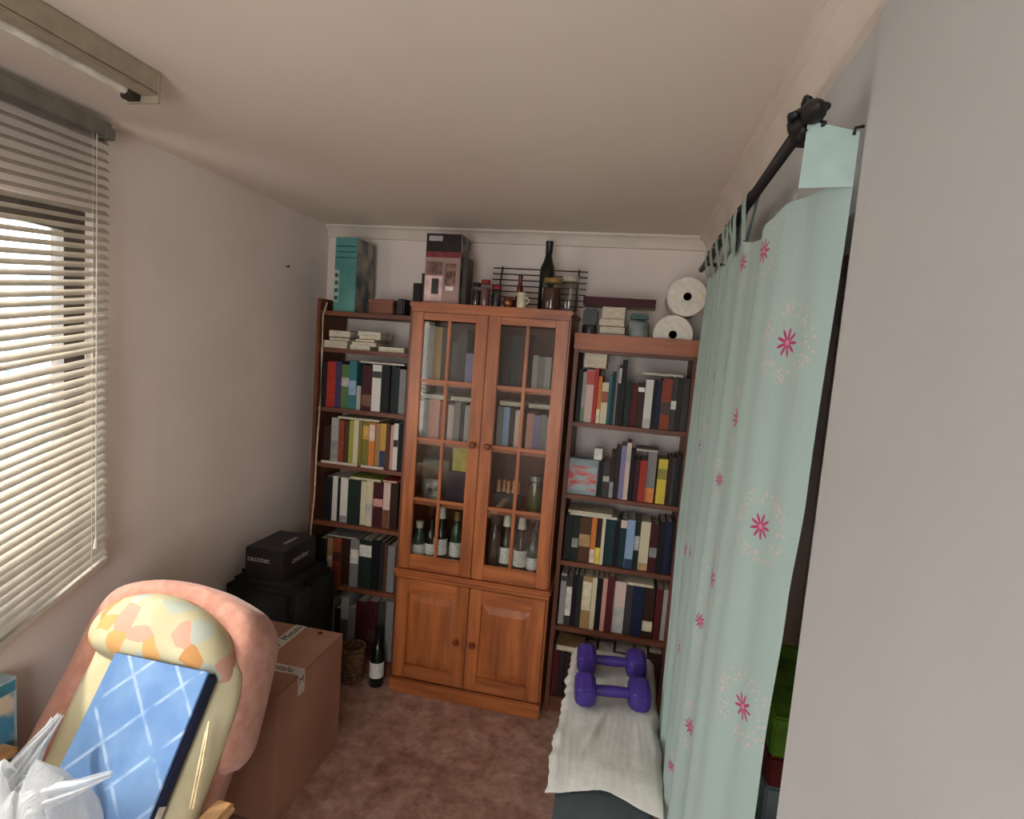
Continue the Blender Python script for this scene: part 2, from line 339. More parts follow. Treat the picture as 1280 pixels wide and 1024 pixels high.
def glazed_door(x0, x1, knobx):
    z0, z1 = .648, 1.904; g0, g1 = x0+.058, x1-.058; zb, zt = .722, 1.868
    fr = MB().box(x0, g0, 0, .021, z0, z1).box(g1, x1, 0, .021, z0, z1)
    d = obj('glazed_door', fr, pine_v, cb, bevel=.003)
    obj('rail', B(g0+.0002, g1-.0002, .0008, .0205, zt, z1-.001), pine_h, d, bevel=.003)
    obj('rail', B(g0+.0002, g1-.0002, .0008, .0205, z0+.001, zb), pine_h, d, bevel=.003)
    rows = [zb, 1.0, 1.297, 1.58, zt]; gm = (g0+g1)/2
    obj('muntin', B(gm-.008, gm+.008, .003, .018, zb, zt), pine_v, d, bevel=.003)
    for z in rows[1:4]: obj('muntin', B(g0, g1, .004, .0175, z-.008, z+.008), pine_h, d, bevel=.003)
    for i in range(4):
        for a, b in ((g0, gm-.0078), (gm+.0078, g1)): obj('pane', B(a, b, .010, .0125, rows[i]+.0078, rows[i+1]-.0078), pane_m, d)
    obj('knob', MB().lathe([(.006, 0), (.006, -.008), (.014, -.014), (.016, -.021), (.011, -.028), (.002, -.029)], (knobx, 0, 1.298), 16, 'Y'), knob_m, d, smooth='auto')
knob_m = noise_mat('turned_knob_wood', '5a2a16', '7a3d22', 6, .35)
glazed_door(.012, .3835, .353); glazed_door(.3865, CW-.012, .427)
def panel_door(x0, x1, knobx):
    z0, z1 = .083, .597; fr = MB().box(x0, x0+.062, 0, .021, z0, z1).box(x1-.062, x1, 0, .021, z0, z1)
    d = obj('panel_door', fr, pine_v, cb, bevel=.003)
    for a, b in ((z0+.001, z0+.068), (z1-.075, z1-.001)): obj('rail', B(x0+.0622, x1-.0622, .0008, .0205, a, b), pine_h, d, bevel=.003)
    px0, px1, pz0, pz1 = x0+.0624, x1-.0624, z0+.0684, z1-.0754; s = .04
    mb = MB().add([(px0, .014, pz0), (px1, .014, pz0), (px1, .014, pz1), (px0, .014, pz1),
                   (px0+s, .005, pz0+s), (px1-s, .005, pz0+s), (px1-s, .005, pz1-s), (px0+s, .005, pz1-s),
                   (px0, .02, pz0), (px1, .02, pz0), (px1, .02, pz1), (px0, .02, pz1)],
                  [(4, 5, 6, 7), (0, 1, 5, 4), (1, 2, 6, 5), (2, 3, 7, 6), (3, 0, 4, 7), (8, 11, 10, 9), (0, 8, 9, 1), (1, 9, 10, 2), (2, 10, 11, 3), (3, 11, 8, 0)])
    obj('raised_panel', mb, pine_v, d)
    obj('knob', MB().lathe([(.006, 0), (.006, -.008), (.014, -.014), (.016, -.021), (.011, -.028), (.002, -.029)], (knobx, 0, .32), 16, 'Y'), knob_m, d, smooth='auto')
panel_door(.012, .3835, .338); panel_door(.3865, CW-.012, .42)
# ------------------------------------------------------------------ books
C = {}
for ln in '''white d9d5ca;cream d6c9a8;grey 8d8a86;light_grey b4b0aa;black 1e1c1d;charcoal 34302f;dark_brown 44291f;brown 6d4630;tan b08a5d;red b5382c;dark_red 6f2426;maroon 5a2028;orange d27a38;yellow d8c04a;olive 8a8138;green 5f7f4d;dark_green 27382f;teal 3c7f80;dark_teal 1f4348;light_blue 8fa8c4;navy 23304f;purple 5a4870;lavender 8f86ab;pink d0988c;pale_pink d9bdb0;yellow_green a9ad4a;dark_grey 504c4a;rust 96452c;gold c79a45'''.split(';'):
    n, h = ln.split(); C[n] = h
ORD = 'zeroth first second third fourth fifth sixth seventh eighth ninth tenth eleventh twelfth thirteenth fourteenth fifteenth sixteenth seventeenth eighteenth nineteenth twentieth twenty-first twenty-second twenty-third'.split()
def make_book(x0, x1, y0, y1, z0, z1, col, label, group, flat=False, band=None, rot=0):
    """upright: spine faces the room (y0).  flat: lies on its side, spine along x at y0 or page edges at y0"""
    t = .0022
    b = Vector(((x0+x1)/2, (y0+y1)/2, z0))
    mb = MB()
    if not flat:
        t = min(t, (x1-x0)*.15)
        mb.box(x0, x0+t, y0, y1, z0, z1).box(x1-t, x1, y0, y1, z0, z1).box(x0+t, x1-t, y0, y0+.003, z0, z1)
        pg = B(x0+t, x1-t, y0+.003, y1-.004, z0+.002, z1-.004)
    else:
        mb.box(x0, x1, y0, y1, z0, z0+t).box(x0, x1, y0, y1, z1-t, z1).box(x0, x1, y1-.003, y1, z0+t, z1-t)
        pg = B(x0+.003, x1-.003, y0+.003, y1-.003, z0+t, z1-t)
    o = obj('book', mb, book_m, None, base=b); c = lin(C[col]); kk = .55 if max(c[:3]) < .2 else .78 if max(c[:3]) < .5 else .9; o.color = (c[0]*kk, c[1]*kk, c[2]*kk, 1)
    p = obj('pages', pg, page_m, o)
    if band:
        bc, f0, f1 = band
        if not flat:
            q = obj('spine_label', B(x0+.0006, x1-.0006, y0-.0007, y0, z0+(z1-z0)*f0, z0+(z1-z0)*f1), plain('spine_label_'+bc, C[bc], .5), o)
    o.rotation_euler.z = rot
    tag(o, label, 'book', group); return o
UPR = []
def cname(c): return c.replace('_', ' ')
def row(side, k, z, zcap, ox, oy, sc, specs, yb):
    """upright books; specs = (x0, x1, top, colour[, band]) in zoom pixels; yb = shelf line (zoom px) at mid row"""
    prev = {'left': -.514, 'right': .804}[side]; lim = {'left': -.033, 'right': 1.316}[side]
    n = 0; cnt = {}
    for s in specs:
        xa, xb, yt, col = s[:4]; ym = (yt+yb)/2
        Y0 = .098+random.uniform(0, .018)
        a = atY(ox+xa/sc, oy+ym/sc, Y0).x; b = atY(ox+xb/sc, oy+ym/sc, Y0).x
        h = atY(ox+(xa+xb)/2/sc, oy+yt/sc, Y0).z-z
        a = max(a, prev+.0008); b = min(b, lim)
        if b-a < .007: continue
        h = min(max(h, .12), zcap-z-.026)
        prev = b; n += 1; UPR.append((a, b, z, z+h))
        lab = f'{cname(col)} book, {ORD[n]} upright from left on {ORD[k]} shelf of {side} bookcase'
        make_book(a, b, Y0, Y0+random.uniform(.13, .17), z, z+h, col, lab, f'books on the {side} bookcase', band=(s[4] if len(s) > 4 else None))
    return prev
def lying(side, where, x0, x1, z0, th, col, y0=.10, dep=.15, rot=0):
    sup = [t for (a, b, zb, t) in UPR if b > x0 and a < x1 and zb < z0-.12 and t > z0-.2 and zb > z0-.36]
    if sup and dep == .13: z0 = max(sup)+.0008
    return make_book(x0, x1, y0, y0+dep, z0, z0+th, col, f'{cname(col)} book lying flat {where}', f'books on the {side} bookcase', flat=True, rot=rot)
S4 = (380, 390, 4.873); S5 = (380, 570, 3.413); S8 = (690, 420, 6.737); S9 = (690, 530, 7.11); S10 = (680, 620, 4.653)
def zx(S, x, y, Y=.10): return atY(S[0]+x/S[2], S[1]+y/S[2], Y)
# left, second shelf from top (index 2 = first row of upright books)
row('left', 2, Lz[2], Lz[1], *S4, [(108, 134, 300, 'charcoal'), (134, 190, 300, 'red'), (190, 226, 300, 'purple'), (227, 272, 320, 'green', ('light_grey', .5, .7)), (273, 318, 300, 'teal', ('light_blue', .3, .6)), (318, 343, 450, 'light_grey'), (344, 413, 325, 'maroon', ('brown', .1, .35)), (414, 468, 322, 'white', ('charcoal', .72, .86)), (470, 520, 325, 'black'), (521, 548, 325, 'charcoal'), (549, 579, 335, 'dark_green'), (580, 618, 350, 'grey')], 595)
row('left', 3, Lz[3], Lz[2], *S4, [(120, 163, 690, 'dark_brown'), (164, 208, 645, 'light_grey', ('grey', .1, .5)), (209, 242, 660, 'rust'), (243, 272, 665, 'brown'), (273, 298, 660, 'yellow_green'), (299, 330, 660, 'cream'), (331, 352, 665, 'olive'), (353, 394, 665, 'olive', ('gold', .6, .9)), (395, 430, 675, 'orange', ('pale_pink', .6, .95)), (431, 462, 680, 'tan'), (463, 497, 680, 'gold', ('navy', .0, .4)), (498, 520, 680, 'brown'), (521, 543, 690, 'pink'), (544, 571, 680, 'white', ('black', .5, .65)), (572, 602, 690, 'black')], 930)
row('left', 4, Lz[4], Lz[3], *S5, [(78, 114, 88, 'black'), (115, 141, 85, 'white'), (142, 153, 95, 'charcoal'), (154, 185, 92, 'white', ('grey', 0, .15)), (186, 236, 105, 'dark_green'), (237, 264, 108, 'cream'), (265, 291, 108, 'cream', ('light_grey', .2, .5)), (292, 336, 110, 'maroon', ('pink', .45, .62)), (337, 366, 112, 'pale_pink', ('brown', 0, .4)), (367, 399, 118, 'dark_brown')], 295)
row('left', 5, Lz[5], Lz[4], *S5, [(60, 92, 350, 'charcoal'), (93, 120, 350, 'tan', ('pale_pink', .1, .6)), (121, 156, 350, 'rust', ('dark_brown', .5, .7)), (157, 194, 355, 'dark_brown'), (195, 231, 358, 'grey', ('white', .5, .8)), (232, 286, 360, 'dark_green', ('white', .66, .9)), (287, 318, 360, 'black'), (319, 340, 365, 'charcoal'), (341, 354, 372, 'brown'), (355, 386, 385, 'grey')], 560)
row('left', 6, Lz[6], Lz[5], *S5, [(40, 104, 640, 'black'), (105, 126, 620, 'grey'), (127, 150, 650, 'charcoal'), (151, 186, 600, 'light_grey', ('dark_grey', 0, .6)), (187, 216, 645, 'grey'), (217, 262, 620, 'maroon'), (263, 308, 620, 'maroon', ('dark_brown', .3, .5)), (309, 345, 620, 'dark_grey'), (346, 378, 620, 'grey')], 860)
row('right', 2, Rz[1], Rz[0], *S8, [(178, 205, 205, 'white'), (210, 242, 280, 'charcoal'), (246, 278, 300, 'light_grey', ('green', 0, .3)), (279, 343, 285, 'pale_pink', ('red', .72, .98)), (344, 377, 270, 'red'), (378, 410, 340, 'orange', ('cream', 0, .3)), (411, 466, 390, 'cream', ('rust', .52, .78)), (467, 492, 330, 'teal'), (493, 525, 300, 'dark_teal'), (526, 546, 245, 'grey'), (547, 572, 245, 'charcoal', ('light_grey', .7, .95)), (573, 612, 200, 'black'), (613, 656, 380, 'dark_green'), (657, 712, 400, 'dark_red'), (713, 772, 395, 'dark_brown', ('white', .8, .9)), (776, 842, 368, 'white', ('light_grey', 0, .2)), (846, 868, 372, 'black'), (869, 914, 370, 'navy'), (915, 1000, 362, 'rust', ('dark_brown', .3, .55)), (1001, 1049, 350, 'dark_grey', ('white', .4, .56)), (1050, 1092, 350, 'charcoal'), (1093, 1150, 360, 'dark_grey')], 770)
row('right', 3, Rz[2], Rz[1], *S9, [(412, 448, 340, 'black'), (449, 508, 338, 'dark_grey', ('light_grey', .45, .6)), (509, 552, 250, 'dark_brown', ('grey', 0, .35)), (556, 600, 215, 'charcoal'), (601, 646, 190, 'lavender'), (647, 690, 165, 'pale_pink', ('light_grey', .6, .9)), (691, 726, 250, 'black'), (727, 772, 320, 'maroon'), (773, 835, 325, 'red'), (836, 920, 250, 'grey', ('orange', 0, .28)), (935, 1018, 312, 'yellow', ('olive', .55, .78)), (1022, 1055, 300, 'dark_brown'), (1056, 1088, 300, 'dark_grey'), (1089, 1125, 290, 'charcoal'), (1126, 1165, 300, 'dark_teal')], 670)
row('right', 4, Rz[3], Rz[2], *S10, [(118, 160, 110, 'charcoal'), (161, 199, 112, 'dark_green', ('grey', .3, .5)), (200, 268, 125, 'brown', ('tan', .35, .62)), (269, 299, 128, 'orange', ('pale_pink', 0, .3)), (300, 330, 130, 'dark_brown', ('yellow', 0, .36)), (331, 350, 132, 'cream'), (351, 408, 135, 'dark_teal'), (409, 436, 150, 'black'), (437, 474, 135, 'dark_teal', ('pale_pink', .82, .98)), (475, 522, 140, 'light_blue', ('navy', 0, .2)), (523, 554, 150, 'dark_green', ('light_grey', .4, .7)), (556, 612, 150, 'cream', ('tan', 0, .15)), (615, 660, 165, 'maroon', ('grey', .3, .5)), (661, 700, 150, 'black'), (701, 738, 150, 'navy'), (739, 775, 160, 'charcoal')], 410)
row('right', 5, Rz[4], Rz[3], *S10, [(90, 122, 448, 'light_grey', ('charcoal', .85, .95)), (123, 158, 470, 'dark_grey', ('white', .2, .8)), (159, 186, 460, 'black'), (187, 216, 465, 'charcoal'), (217, 272, 468, 'tan', ('cream', .35, .9)), (273, 300, 475, 'cream'), (301, 334, 480, 'black'), (335, 360, 480, 'pink'), (361, 402, 470, 'dark_red'), (403, 470, 498, 'pale_pink', ('light_grey', .0, .5)), (472, 512, 520, 'dark_grey'), (513, 578, 525, 'navy'), (580, 640, 535, 'dark_brown', ('cream', .15, .35)), (645, 688, 540, 'dark_red'), (689, 722, 545, 'light_grey'), (723, 745, 550, 'charcoal')], 760)
row('right', 6, Rz[5], Rz[4], 660, 770, 4.032, [(118, 150, 170, 'dark_red'), (151, 178, 180, 'charcoal'), (180, 235, 190, 'dark_brown'), (240, 330, 190, 'maroon'), (335, 420, 190, 'charcoal'), (425, 520, 185, 'navy'), (525, 590, 190, 'grey', ('white', .3, .6)), (595, 680, 190, 'dark_brown')], 420)
# lying books
def stack(side, where, base, items, S):
    for i, (xa, xb, y0, y1, col) in enumerate(items):
        p0 = zx(S, xa, (y0+y1)/2); p1 = zx(S, xb, (y0+y1)/2)
        th = max(.009, abs(zx(S, xa, y0).z-zx(S, xa, y1).z))
        lying(side, where % ('bottom' if i == 0 else 'top' if i == len(items)-1 else ORD[i+1]+' up'), p0.x, p1.x, base, th-.0005, col, .098+random.uniform(0, .01), random.uniform(.12, .16), random.uniform(-.02, .02))
        base += th
z1 = Lz[1]
stack('left', '%s in leftmost pile, top shelf of left bookcase', z1, [(112, 262, 192, 214, 'pale_pink'), (112, 262, 168, 190, 'cream'), (150, 275, 138, 160, 'dark_grey'), (148, 280, 92, 136, 'brown')], S4)
stack('left', '%s in the tall middle pile, top shelf of left bookcase', z1, [(275, 400, 206, 232, 'white'), (288, 442, 178, 200, 'cream'), (310, 430, 156, 176, 'charcoal'), (330, 466, 132, 154, 'cream'), (320, 464, 104, 128, 'white')], S4)
stack('left', '%s at right end, top shelf of left bookcase', z1, [(445, 606, 222, 252, 'white')], S4)
lying('left', 'across dark upright books on second shelf of left bookcase', zx(S4, 338, 308).x, zx(S4, 612, 315).x, Lz[2]+.2665, .010, 'light_grey', .10, .13)
lying('left', 'on the bright books on third shelf of left bookcase', zx(S4, 205, 645).x, zx(S4, 460, 660).x, Lz[3]+.2465, .010, 'cream', .10, .13)
lying('left', 'along front edge of third shelf of left bookcase, left one', zx(S4, 110, 912).x, zx(S4, 330, 920).x, Lz[3]+.0005, .011, 'white', .0835, .012)
lying('left', 'along front edge of third shelf of left bookcase, right one', zx(S4, 352, 935).x, zx(S4, 490, 945).x, Lz[3]+.0005, .011, 'white', .0835, .012)
lying('left', 'on white books of fourth shelf of left bookcase', zx(S5, 195, 90).x, zx(S5, 328, 100).x, Lz[4]+.258, .014, 'yellow_green', .10, .13)
lying('left', 'at right end on fourth shelf of left bookcase', zx(S5, 335, 105).x, zx(S5, 398, 110).x, Lz[4]+.258, .012, 'red', .10, .13)
lying('left', 'over brown books on fifth shelf of left bookcase', zx(S5, 100, 340).x, zx(S5, 228, 342).x, Lz[5]+.288, .009, 'grey', .10, .13)
zt = Rz[1]+.262
zt = max(t for (a, b, zb, t) in UPR if abs(zb-Rz[1]) < 1e-6 and b > zx(S8, 268, 215).x and a < zx(S8, 465, 215).x)+.0008
for i, col in enumerate(('pale_pink', 'cream', 'white')):
    lying('right', ('bottom', 'middle', 'top')[i]+' of the pale pile on second shelf of right bookcase', zx(S8, 268, 215).x, zx(S8, 465, 215).x, zt+i*.0222, .0215, col, .10, .145)
lying('right', 'on dark books at right of second shelf, right bookcase', zx(S8, 742, 320).x, zx(S8, 1110, 325).x, Rz[1]+.245, .011, 'light_grey', .10, .13)
lying('right', 'over the red and grey books, third shelf of right bookcase', zx(S9, 750, 215).x, zx(S9, 950, 225).x, Rz[2]+.2465, .010, 'light_grey', .10, .13)
TWO = lying('right', 'bottom of two at left on fourth shelf of right bookcase', zx(S10, 150, 115).x, zx(S10, 430, 115).x, Rz[3]+.252, .011, 'white', .10, .13).location.z+.0118
lying('right', 'top of two at left on fourth shelf of right bookcase', zx(S10, 140, 85).x, zx(S10, 400, 85).x, TWO, .011, 'cream', .10, .145)
lying('right', 'on dark books of fifth shelf of right bookcase', zx(S10, 485, 510).x, zx(S10, 640, 512).x, Rz[4]+.243, .013, 'cream', .10, .13)
lying('right', 'on lowest row of books in right bookcase', .815, .95, Rz[5]+.243, .028, 'tan', .10, .13)
# picture-fronted box and small white box on right bookcase
pict_m = noise_mat('picture_cover_print', '8fa3a5', 'c0392f', 16, .4, (1, 1, 2.2), 3, .42, .6)
pa, pb = zx(S9, 132, 450), zx(S9, 408, 450)
pbx = tag(obj('picture_box', B(pa.x, pb.x, .10, .16, Rz[2], Rz[2]+.170), plain('grey_card', '7d8b8c', .5), bevel=.002), 'grey picture box with red print beside upright books, right bookcase', 'box')
obj('cover_print', B(pa.x+.006, pb.x-.006, .0990, .0998, Rz[2]+.02, Rz[2]+.135), pict_m, pbx)
ca, cc = zx(S9, 375, 250), zx(S9, 448, 250)
tag(obj('small_box', B(ca.x, cc.x, .12, .17, Rz[2]+.1705, Rz[2]+.225), plain('white_card', 'd6d1c4', .6), bevel=.003), 'small white carton on top of the red picture box', 'box')
# ------------------------------------------------------------------ bottles, jars etc.
gl_dark = plain('dark_bottle_glass', '12160f', .12, .6, .1); gl_green = plain('green_bottle_glass', '23402a', .12, .6, .1); gl_brown = plain('brown_bottle_glass', '3c1c10', .12, .6, .1)
foil_w = plain('white_foil', 'cfcabb', .35); foil_g = plain('gold_foil', 'a58a4c', .3, metal=.6); foil_d = plain('black_capsule', '181416', .35)
lab_w = noise_mat('white_bottle_label', '9d9a94', 'e0dcd2', 60, .6, (1, 1, 2.5), 3, .3, .45)
def bottle(name, x, y, z, h, r, glass, foil, lab, label, cat='bottle', group=None, champ=False):
    k = h/.30
    pr = [(.002, .003), (r*.9, 0), (r, .006), (r, .17*k), (r*.93, .19*k), (r*.62, .215*k), (.016, .24*k), (.0145, .255*k), (.0145, .288*k), (.0165, .29*k), (.0165, .298*k), (.012, .30*k)]
    if champ: pr = [(.002, .003), (r*.9, 0), (r, .006), (r, .13*k), (r*.85, .16*k), (r*.55, .20*k), (.02, .235*k), (.016, .255*k), (.0155, .285*k), (.018, .29*k), (.018, .30*k)]
    b = obj(name, MB().lathe(pr, (x, y, z), 20), glass, None, smooth='auto', base=(x, y, z))
    if foil:
        obj('capsule', MB().lathe([(.0172 if not champ else .0215, (.232 if champ else .25)*k), (.0175, .285*k), (.019, .288*k), (.019, .3*k+.0005), (.004, .3*k+.002)], (x, y, z), 16), foil, b, smooth='auto')
    if lab:
        obj('bottle_label', MB().lathe([(r+.0002, .05*k), (r+.0006, .0502*k), (r+.0006, .13*k), (r+.0002, .1302*k)], (x, y, z), 20), lab, b, smooth='auto')
    return tag(b, label, cat, group)
bottle('wine_bottle', -.082, .025, 0, .30, .037, gl_dark, foil_d, lab_w, 'dark wine bottle with white label standing on floor beside the cabinet')
# wicker basket beside it
wk = noise_mat('wicker', '4f3523', '8a6a47', 60, .8, (1, 1, 2), 3)
bk = thing('wicker_basket', (-.215, .02, 0), 'brown wicker basket on the floor between carton and wine bottle', 'basket')
def ring(r, z, rr, n=36): return [(-.215+r*math.cos(2*math.pi*i/n), .02+r*math.sin(2*math.pi*i/n), z) for i in range(n)]
obj('body', MB().lathe([(.045, 0), (.052, .004), (.060, .18), (.056, .18), (.048, .008), (.01, .008)], (-.215, .02, 0), 28), wk, bk)
for i in range(9): obj('weave_ring', MB().tube(ring(.0535+i*.0008, .012+i*.02, 0), .0052, 6, True), wk, bk, smooth=True)
obj('rim', MB().tube(ring(.060, .185, 0), .007, 8, True), wk, bk, smooth=True)
G = 'things kept inside the glazed cabinet'
z = cshelf[0]
for k, (px, py, h, r, gm, fo, lb, ch, lab) in enumerate((
    (524, 690, .20, .036, gl_green, foil_w, lab_w, False, 'short green bottle, leftmost on cabinet bottom shelf'),
    (538, 690, .21, .03, gl_dark, None, lab_w, False, 'small dark bottle second from left on cabinet bottom shelf'),
    (551, 690, .30, .036, gl_dark, foil_w, lab_w, True, 'sparkling wine bottle with white foil neck behind left door'),
    (569, 690, .27, .033, gl_green, foil_g, lab_w, False, 'green bottle with gold neck at right of left glazed door'),
    (617, 700, .29, .037, gl_dark, foil_d, None, False, 'plain black bottle, leftmost behind right glazed door'),
    (631, 700, .30, .036, gl_dark, foil_w, lab_w, True, 'sparkling wine bottle with white foil, left of right door muntin'),
    (650, 705, .30, .036, gl_dark, foil_w, lab_w, True, 'sparkling wine bottle with white foil, right of right door muntin'),
    (665, 705, .22, .032, gl_green, None, lab_w, False, 'small green bottle with pale label, rightmost behind glass'))):
    x = atY(px, py, .10).x+.012*0
    bottle('bottle', min(max(x, .07), .70), .085 if k % 2 == 0 else .10, z, h, r*.94, gm, fo, lb, lab, 'bottle', G, ch)
# back row on the bottom shelf
for k in range(5): bottle('bottle', .11+k*.135, .26, z, .27+.01*(k % 2), .036, gl_dark if k % 2 else gl_brown, foil_d, None, f'{ORD[k+1]} dark bottle from left in rear row of cabinet bottom shelf', 'bottle', G)
# third row: little things
z = cshelf[1]
dark_box = plain('dark_purple_card', '2a1f2c', .5)
tag(obj('storage_box', B(.205, .315, .09, .2, z, z+.155), dark_box, bevel=.004), 'dark purple box at right behind left door, third row', 'box', G)
fm = thing('photo_frame', (.12, .12, z), 'small silver framed photo on a cabinet shelf, third row', 'frame', G)
fmm = plain('silver_frame', '9c9a96', .3, metal=.7)
obj('frame', MB().box(.085, .165, .10, .11, z, z+.012).box(.085, .165, .10, .11, z+.088, z+.10).box(.085, .095, .10, .11, z+.012, z+.088).box(.155, .165, .10, .11, z+.012, z+.088), fmm, fm)
obj('photo', B(.095, .155, .104, .108, z+.012, z+.088), noise_mat('photo_print', '3d3832', 'd8d2c6', 30, .4), fm)
obj('stand', MB().add([(.12, .11, z+.07), (.13, .11, z+.07), (.13, .15, z), (.12, .15, z), (.12, .112, z+.06), (.13, .112, z+.06), (.13, .147, z), (.12, .147, z)], [(0, 1, 2, 3), (7, 6, 5, 4), (0, 3, 7, 4), (1, 5, 6, 2), (0, 4, 5, 1), (3, 2, 6, 7)]), fmm, fm)
tag(obj('storage_box', B(.05, .19, .16, .26, z, z+.19), plain('grey_green_card', '5d5f4e', .6), bevel=.003), 'grey-green box behind the silver photo frame', 'box', G)
tag(obj('storage_box', B(.225, .315, .10, .19, z+.1555, z+.275), plain('yellow_card', 'b8a43c', .5), bevel=.003), 'yellow box on the dark purple box behind left glazed door', 'box', G)
tag(obj('storage_box', B(.455, .575, .08, .17, z, z+.075), plain('black_card', '1d1a1a', .5), bevel=.003), 'low black box under the orange figurines behind right door', 'box', G)
fig_m = noise_mat('peach_ceramic', 'c77a45', 'e6bb92', 30, .35)
for k in range(5):
    x = .468+k*.024
    f = obj('figurine', MB().lathe([(.003, 0), (.0105, .001), (.0112, .012), (.0065, .026), (.0075, .034), (.0095, .045), (.0085, .055), (.003, .062)], (x, .11+.012*(k % 2), z+.0752), 14), fig_m, None, smooth=True)
    tag(f, f'peach ceramic figurine, {ORD[k+1]} from left on the low black box', 'figurine', G)
def jar(x, y, z, r, h, gm, lidm, fill, label, group=None, lid=True):
    j = obj('jar', MB().lathe([(.002, .001), (r*.94, 0), (r, .006), (r, h*.86), (r*.9, h*.9), (r*.9, h)], (x, y, z), 24), gm, None, smooth='auto', base=(x, y, z))
    if fill: obj('contents', MB().lathe([(r*.90, .004), (r*.92, .006), (r*.92, h*.72), (r*.6, h*.75)], (x, y, z), 20), fill, j, smooth='auto')
    if lid: obj('lid', MB().lathe([(r*.97, h*.90), (r*.97, h+.004), (r*.9, h+.008), (.003, h+.008)], (x, y, z), 24), lidm, j, smooth='auto')
    return tag(j, label, 'jar', group)
lid_g = plain('grey_lid', '8f8b84', .35, metal=.5)
jar(.648, .11, z, .034, .17, jar_m, lid_g, plain('olive_filling', '7d7a3f', .6), 'tall glass jar with grey lid behind right glazed door', G)
# second row & first row: books and boxes
def crow(z, x, items, y0=.06, where=''):
    for i, (w, h, col) in enumerate(items):
        make_book(x, x+w, y0, y0+.13, z, z+h, col, f'{cname(col)} book, {ORD[i+1]} from left {where}', 'books inside the glazed cabinet'); x += w+.0008
crow(cshelf[2], .050, [(.022, .19, 'white'), (.028, .2, 'light_grey'), (.055, .205, 'pink'), (.034, .20, 'rust')], where='behind left door on second cabinet row')
crow(cshelf[2], .200, [(.03, .185, 'pale_pink'), (.03, .2, 'grey'), (.022, .2, 'charcoal'), (.024, .19, 'light_grey'), (.03, .18, 'dark_grey')], where='right of muntin, left door, second cabinet row')
crow(cshelf[2], .447, [(.028, .20, 'grey'), (.03, .2, 'light_blue'), (.026, .2, 'dark_grey'), (.022, .19, 'pale_pink'), (.018, .2, 'rust')], where='left of muntin, right door, second cabinet row')
crow(cshelf[2], .590, [(.034, .18, 'pink'), (.03, .175, 'lavender'), (.03, .18, 'grey'), (.03, .17, 'light_grey')], where='right of muntin, right door, second cabinet row')
crow(cshelf[3], .045, [(.03, .27, 'grey'), (.03, .27, 'light_grey'), (.04, .265, 'tan'), (.03, .26, 'dark_brown')], where='behind left door on top cabinet row')
crow(cshelf[3], .200, [(.04, .2, 'dark_grey'), (.03, .26, 'dark_green'), (.05, .15, 'lavender'), (.03, .16, 'maroon')], where='right of muntin, left door, top cabinet row')
crow(cshelf[3], .455, [(.035, .255, 'charcoal'), (.03, .25, 'dark_teal'), (.028, .25, 'dark_grey'), (.025, .26, 'maroon')], where='left of muntin, right door, top cabinet row')
crow(cshelf[3], .597, [(.026, .165, 'light_grey'), (.03, .16, 'grey'), (.03, .16, 'light_grey'), (.022, .165, 'dark_grey')], where='right of muntin, right door, top cabinet row')
for i, (xa, xb, col) in enumerate(((.05, .19, 'white'), (.205, .32, 'grey'), (.45, .57, 'light_grey'), (.59, .70, 'light_grey'))):
    make_book(xa, xb, .06, .19, cshelf[2]+.2065, cshelf[2]+.228, col, f'{cname(col)} book lying on upright books in cabinet, {ORD[i+1]} from left', 'books inside the glazed cabinet', flat=True)
# ------------------------------------------------------------------ on the left bookcase
def printed(name, c1, c2, sc, st=(1, 1, 1), lo=.4, hi=.6): return noise_mat(name, c1, c2, sc, .45, st, 3, lo, hi)
zt = Lz[0]
teal_m = noise_mat('teal_card', '4b827c', '5e968e', 6, .5)
tb = thing('appliance_box', (-.41, .22, zt), 'tall teal appliance box standing on the left bookcase', 'box')
x0 = atY(418, 340, .13).x; x1 = atY(445, 340, .13).x; x2 = atY(470, 340, .15).x
obj('carton', B(x0, x1, .13, .335, zt+.001, zt+.375), teal_m, tb, bevel=.002)
obj('picture_panel', B(x1+.0001, x1+.0012, .134, .332, zt+.004, zt+.372), noise_mat('fan_photo_print', '3b4a52', '9c9384', 14, .45, (1, 1, .7), 3, .4, .62), tb)
obj('white_band', B(x0+.002, x0+.028, .1285, .1298, zt+.05, zt+.21), plain('pale_print', 'a3b3ac', .5), tb)
for k in range(4): obj('dark_mark', B(x0+.006, x0+.024, .1275, .1284, zt+.06+k*.038, zt+.08+k*.038), plain('dark_print', '24484a', .5), tb)
for k in range(3): obj('print_stripe', B(x0+.006, x1-.006, .1285, .1298, zt+.27+k*.028, zt+.278+k*.028), plain('dark_teal_print', '2d6662', .5), tb)
wb = thing('wooden_box', (-.25, .17, zt), 'low brown wooden box beside the teal appliance box', 'box')
xa = x2-.012+.0; xb = atY(496, 378, .11).x
obj('body', B(xa, xb-.02, .11, .25, zt+.001, zt+.055), noise_mat('red_brown_wood', '5d2f22', '85503a', 5, .5, (.6, 5, 5)), wb, bevel=.004)
obj('lid', B(xa-.003, xb-.017, .107, .253, zt+.0555, zt+.075), noise_mat('red_brown_wood', '', ''), wb, bevel=.004)
tag(obj('dark_case', B(xb-.012, xb+.03, .13, .24, zt+.001, zt+.085), plain('dark_plastic', '2a2322', .5), bevel=.008), 'small dark case at right end of left bookcase top', 'case')
